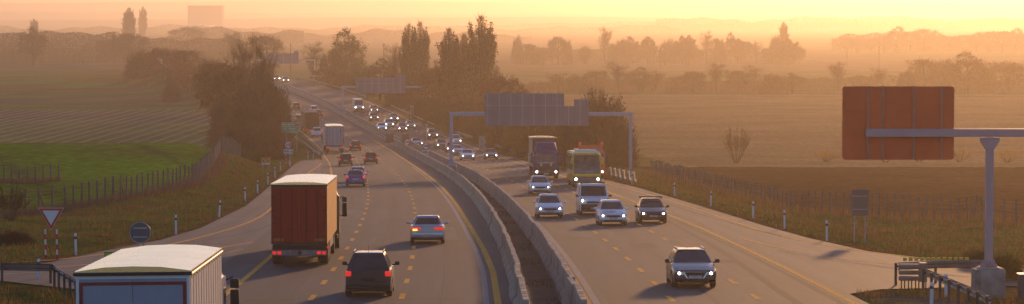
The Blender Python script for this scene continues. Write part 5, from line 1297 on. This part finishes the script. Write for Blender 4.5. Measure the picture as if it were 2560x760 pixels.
for s in range(3): proto('bare%d' % s, 'bare', 'brown', H=10., R=4.2, seed=31+s)
for s in range(3): proto('twigs%d' % s, 'twigs', 'brown', H=6., R=4.2, seed=51+s)
for s in range(3): proto('bush%d' % s, 'bush', 'dark', H=7., R=4., seed=41+s)
rt = random.Random(9); cnt = {}
def T(kind, leaf, px, Y, topy, hw, label, group=None):
    k = cnt.get(kind, 0); cnt[kind] = k+1; X = (px-1280)*Y/7000; r = hw*Y/7000
    _, el, er = edges(np.array([float(Y)])); el, er = float(el[0]), float(er[0])
    if Y < 900 and el - r*.8 < X < er + r*.8: X = (er + r*.8 + .5) if px > 720 and X > (el+er)/2 else el - r*.8 - .5
    g = Gz(X, Y); h = max(1.0, 20-(topy-45)*Y/7000 - g)
    if kind == 'poplar': r *= 1.35
    return dup_tree('%s%d' % (kind, k % 3), leaf, X, Y, h, r, rt.uniform(0, 6.28), label, group)
# --- the dark mass on the left of the road
T('round','orange',548,520,136,62,'orange tinted tree at the left end of the dark roadside mass')
T('bare','brown',605,500,134,52,'tall twiggy tree rising behind the dark roadside mass on the left')
T('round','rust',585,480,150,60,'rust brown tree in the heart of the left roadside mass')
T('bush','dark',650,455,150,58,'dark dense thicket left of the far left lanes, upper part')
T('bush','dark',690,430,195,48,'dark thicket bulging towards the far left lanes')
T('bush','dark',625,405,205,68,'broad dark thicket above the green sign, middle part')
T('bush','brown',565,430,225,52,'brown thicket at the field side of the left roadside mass')
T('bush','brown',668,372,295,60,'low brown scrub left of the speed limit sign')
T('bush','dark',596,356,318,52,'low dark scrub above the end of the green field')
T('bush','brown',690,445,262,36,'brown scrub directly behind the green direction sign')
T('bare','brown',655,440,158,45,'thin bare tree top above the left thicket near the pale gantry sign')
T('bush','olive',640,335,372,34,'small olive bush behind the orange works sign')
T('round','brown',535,600,165,50,'brown tree left of the orange tinted one')
T('bush','brown',430,700,192,26,'small lone bush on the field edge left of the tree mass')
for k, (px, Y, ty, hw, lf) in enumerate([(395,850,120,45,'rust'),(448,800,112,52,'red'),(497,760,118,46,'rust'),(520,700,138,44,'brown'),(470,720,160,45,'red'),(420,780,165,40,'brown')]):
    T('round' if k % 3 else 'bush', lf, px, Y, ty, hw, ['brownish tree below the bright glints on the left','domed reddish tree left of centre in the hedge climbing to the fields','reddish round tree right of the domed one in the left hedge','dark brown tree where the left hedge meets the road mass','lower reddish bushy tree at the field side of the left hedge','low brown tree at the left foot of the hedge'][k])
T('round','brown',322,1230,76,52,'large dim round tree below the two misty poplars')
T('round','brown',83,1230,72,40,'large dim round tree near the left edge')
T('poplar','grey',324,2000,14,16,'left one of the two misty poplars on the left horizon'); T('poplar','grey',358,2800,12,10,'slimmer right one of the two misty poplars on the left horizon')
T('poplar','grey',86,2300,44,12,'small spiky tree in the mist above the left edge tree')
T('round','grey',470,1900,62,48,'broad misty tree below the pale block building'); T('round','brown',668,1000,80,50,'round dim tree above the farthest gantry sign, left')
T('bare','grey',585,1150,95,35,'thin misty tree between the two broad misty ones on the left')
# --- middle
T('round','olive',868,760,80,50,'round tall tree standing alone left of the poplars'); T('round','brown',835,740,125,42,'shorter tree leaning on the lone round one')
T('bare','brown',785,860,125,36,'bare tree beside the farthest gantry post'); T('bare','brown',985,640,140,32,'spreading bare tree left of the first poplar')
T('poplar','poplar',1022,620,48,22,'first poplar from the left, left stem of its pair'); T('poplar','poplar',1050,618,42,26,'first poplar pair, taller right stem'); 
T('poplar','poplar',1122,545,58,32,'middle poplar, slightly shorter and wider'); T('poplar','poplar',1160,550,72,30,'lower poplar filling the gap before the tallest one'); T('poplar','poplar',1203,538,24,40,'tallest poplar, right of the group')
mid = [('round','brown',820,740,165,40,'brown roadside tree at the far verge under the lone round tree'),('bush','brown',862,700,170,42,'brown scrub at the far verge left of the middle gantry sign'),('bush','olive',905,680,160,44,'olive scrub behind the middle gantry sign, left half'),
 ('round','brown',950,655,150,40,'dim brown tree behind the middle gantry sign'),('bush','brown',1000,610,175,42,'brown scrub behind the right end of the middle gantry'),('round','rust',1080,570,155,36,'rust tree between the first and middle poplars'),
 ('bush','brown',1045,560,235,36,'low scrub under the first poplar'),('bush','olive',1095,535,240,40,'olive scrub below the middle poplar'),('round','red',1245,490,178,55,'red brown tree right of the tallest poplar'),('round','red',1292,475,205,46,'second red brown tree sloping down behind the near sign'),
 ('bush','brown',1150,500,225,52,'brown scrub under the tallest poplar, left side'),('bush','rust',1215,480,235,52,'rust scrub under the tallest poplar, right side'),('bush','brown',1335,445,228,50,'brown scrub behind the near gantry sign'),('bush','olive',1170,455,275,42,'olive scrub above the white people carrier'),
 ('bush','brown',1225,430,270,52,'brown scrub left of the near gantry sign'),('bush','olive',1290,405,285,52,'olive scrub left of the blue lorry'),('bush','brown',1345,385,270,56,'brown scrub directly behind the blue lorry'),('bush','brown',1415,360,255,50,'brown scrub between the blue lorry and the coach'),
 ('bush','brown',1500,338,213,100,'big domed bare shrub behind the near gantry, right of its sign'),('bush','dark',1440,335,300,52,'dark scrub behind the coach'),('bush','dark',1556,330,300,44,'dark scrub around the right post of the near gantry'),('twigs','brown',1480,345,240,70,'bare upright stems inside the big domed shrub')]
for a in mid: T(*a)
# --- right hand mid distance
T('twigs','brown',1842,405,305,56,'lone leafless shrub in the tan field')
for px, hw, lb in [(2065,34,'yellow bush left of the big sign back, below its corner'),(2215,46,'yellow bush under the left part of the big sign back'),(2300,50,'yellow bush under the right part of the big sign back'),(2400,42,'yellow bush left of the mast'),(2520,40,'yellow bush right of the mast')]: 
    T('twigs','yellow',px,408,366,hw,lb)
rowA = [(1345,205,45,'red'),(1395,190,42,'rust'),(1440,182,40,'brown'),(1490,172,38,'brown'),(1545,168,40,'grey'),(1598,170,36,'brown'),(1640,186,34,'rust'),(1700,184,38,'brown'),(1735,172,34,'brown'),(1790,170,38,'rust'),(1845,172,36,'rust'),(1885,174,32,'red'),(1932,180,40,'red'),(1980,184,40,'rust'),(2095,168,34,'red'),(2150,186,34,'rust'),(2195,180,30,'rust'),(2265,172,30,'red'),(2308,140,44,'orange'),(2362,142,46,'orange'),(2420,134,52,'orange'),(2468,158,32,'orange'),(2520,146,52,'orange')]
for k, (px, ty, hw, lf) in enumerate(rowA):
    kind = ['round','bare','bush','round','bare'][k % 5] if px < 2280 else ['round','bush'][k % 2]
    T(kind, lf, px, 772+9*(k % 4), ty, hw, 'tree in the rust coloured hedge row across the tan field', 'trees of the hedge row beyond the tan field')
rg_ = random.Random(77)
for k in range(34):
    px = 1290 + 21.5*k + rg_.uniform(-7, 7); 
    if 1420 < px < 1500 and k % 2: continue
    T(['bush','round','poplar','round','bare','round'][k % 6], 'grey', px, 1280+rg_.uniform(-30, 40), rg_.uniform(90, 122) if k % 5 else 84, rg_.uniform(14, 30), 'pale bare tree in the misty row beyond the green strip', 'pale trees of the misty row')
T('poplar','grey',1958,1420,50,13,'misty poplar standing above the pale tree row on the right')
for k in range(15):
    px = 2110 + 33*k; T('round', 'grey' if k % 2 else 'brown', px, 1700+rg_.uniform(-60, 90), 92-16*math.sin(min(1, k/4)*1.57)+8*math.sin(k*.9)+rg_.uniform(-7, 7), 34, 'dim tree in the domed wood below the bright right hand sky', 'trees of the domed wood on the right')
# near bits
T('twigs','dark',22,196,452,80,'dark thorny branches spreading in from the left edge')
T('bush','dark',30,150,590,60,'dark low bramble at the left edge below the thorny branches')
T('bush','green',2405,116,628,58,'green bush growing behind the near right guard rail')
T('bush','olive',2455,125,640,60,'olive bush beside the concrete mast block')

# --- far woods, nobody could count their trees
def woods(name, Y, x0px, x1px, top_px, spread, leaf, n, seed, spiky=False, depth=60):
    n = int(n*3.2)
    rg = np.random.default_rng(seed); px = rg.uniform(x0px, x1px, n); Yn = Y + rg.uniform(0, depth, n); X = (px-1280)*Yn/7000
    top = top_px + spread*(np.sin(px/37.+seed)*.5+np.sin(px/13.+seed*2)*.3+np.sin(px/91.)*.6); H = 21-(top-45)*Yn/7000; H = np.maximum(H, 3)
    f = rg.random(n)**.85; z = -1 + H*f; s = Y/7000*1.15
    C = np.stack([X, Yn, z], 1); Q = leaf_quads(rg, C, s, s*.3, up=1.5 if spiky else .2)
    o = tris_mesh(name, Q, LM[leaf]); tag(o, kind='stuff'); return o
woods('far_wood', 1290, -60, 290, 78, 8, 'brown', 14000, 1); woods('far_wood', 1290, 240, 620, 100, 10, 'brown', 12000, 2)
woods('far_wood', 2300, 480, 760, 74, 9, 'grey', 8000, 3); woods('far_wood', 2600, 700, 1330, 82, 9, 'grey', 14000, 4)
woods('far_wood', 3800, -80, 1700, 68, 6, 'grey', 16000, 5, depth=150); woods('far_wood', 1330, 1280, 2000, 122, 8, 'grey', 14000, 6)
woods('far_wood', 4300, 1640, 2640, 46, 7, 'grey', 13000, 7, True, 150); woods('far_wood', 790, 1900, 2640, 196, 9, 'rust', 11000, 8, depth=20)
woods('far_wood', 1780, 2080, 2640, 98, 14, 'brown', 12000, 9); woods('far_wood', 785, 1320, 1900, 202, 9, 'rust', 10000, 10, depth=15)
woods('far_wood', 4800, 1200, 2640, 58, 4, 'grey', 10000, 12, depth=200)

# --- grass and dry stalks on the banks
def tufts(name, pts, hgt, wd, leaf, seed, lean=.35):
    rg = np.random.default_rng(seed); P = np.array(pts); P[:, 2] = G(P[:, 0], P[:, 1]); n = len(P)
    d = np.stack([rg.normal(size=n)*lean, rg.normal(size=n)*lean, np.ones(n)], 1); d /= np.linalg.norm(d, axis=1, keepdims=True)
    Tq = twig_tris(rg, P - np.array([0, 0, .05]), d, hgt*rg.uniform(.5, 1.3, n), wd)
    o = tris_mesh(name, Tq, LM[leaf]); tag(o, kind='stuff')
def scatter(n, seed, xf, y0, y1, cond=None):
    rg = np.random.default_rng(seed); Y = rg.uniform(y0, y1, n*2); out = []
    a, b = xf(Y); X = a + (b-a)*rg.random(n*2); v = vnoise(X, Y, 3, seed)
    keep = v > (cond if cond is not None else -.1); X, Y = X[keep][:n], Y[keep][:n]; return np.stack([X, Y, X*0], 1)
def xl(Y): _, el, er = edges(Y); return np.interp(Y, [124, 204, 212, 222, 235, 245, 258, 280, 310, 330], [-40, -38.5, -33.9, -31.1, -28.9, -28, -28.6, -30, -32.4, -33]), el - .5
def xr(Y): _, el, er = edges(Y); return er + .5, np.interp(Y, [124, 200, 213, 220, 228, 255, 283, 311, 340], [40, 38, 35.3, 28.9, 23.1, 20, 17.6, 15.5, 14.5])
LM['drygrass'] = leafmat('dry_grass_blades', (.24, .13, .045), .4); LM['grass'] = leafmat('grass_blades', (.11, .15, .03), .4); LM['stalk'] = leafmat('pale_stalks', (.20, .12, .09), .3)
tufts('grass', scatter(26000, 1, xl, 126, 330), .28, .035, 'grass', 1); tufts('grass', scatter(24000, 2, xr, 126, 330), .28, .035, 'grass', 2)
tufts('dry_grass', scatter(22000, 3, xl, 126, 330, .15), .35, .03, 'drygrass', 3); tufts('dry_grass', scatter(24000, 4, xr, 126, 330, .05), .38, .03, 'drygrass', 4)
def along(pts, n, seed, w): 
    rg = np.random.default_rng(seed); out = []
    for (a, b) in zip(pts[:-1], pts[1:]):
        k = max(1, int(n*math.dist(a, b)/60)); t = rg.random(k)[:, None]; q = np.array(a)*(1-t)+np.array(b)*t + rg.normal(size=(k, 2))*w; out.append(np.concatenate([q, q[:, :1]*0], 1))
    return np.concatenate(out)
tufts('dry_stalks', along(FL[2:], 6000, 5, .45), .75, .02, 'stalk', 5, .2); tufts('dry_stalks', along(FR, 5000, 6, .5), .75, .02, 'drygrass', 6, .2); tufts('dry_stalks', along([(-52,243),(-40.2,248)], 9000, 7, .4), .7, .02, 'stalk', 7, .2)
tufts('dry_grass', scatter(5000, 8, lambda Y: (Y*0-30, Y*0-14.5), 90, 109), .35, .025, 'drygrass', 8); tufts('dry_grass', scatter(6000, 9, lambda Y: (Y*0+13.3, Y*0+24), 90, 108.5), .25, .02, 'drygrass', 9); tufts('grass', scatter(5000, 10, lambda Y: (Y*0-30, Y*0-14.5), 90, 109), .25, .025, 'grass', 10)
tufts('median_weeds', scatter(4000, 11, lambda Y: (np.interp(Y, _ys, _bx)+.8, np.interp(Y, _ys, _bx)+1.95), 90, 420, .1), .2, .03, 'dark', 11)
for p in PROTO.values():
    if not p[5]:
        for ch in list(p[0].children): bpy.data.objects.remove(ch)
        bpy.data.objects.remove(p[0])
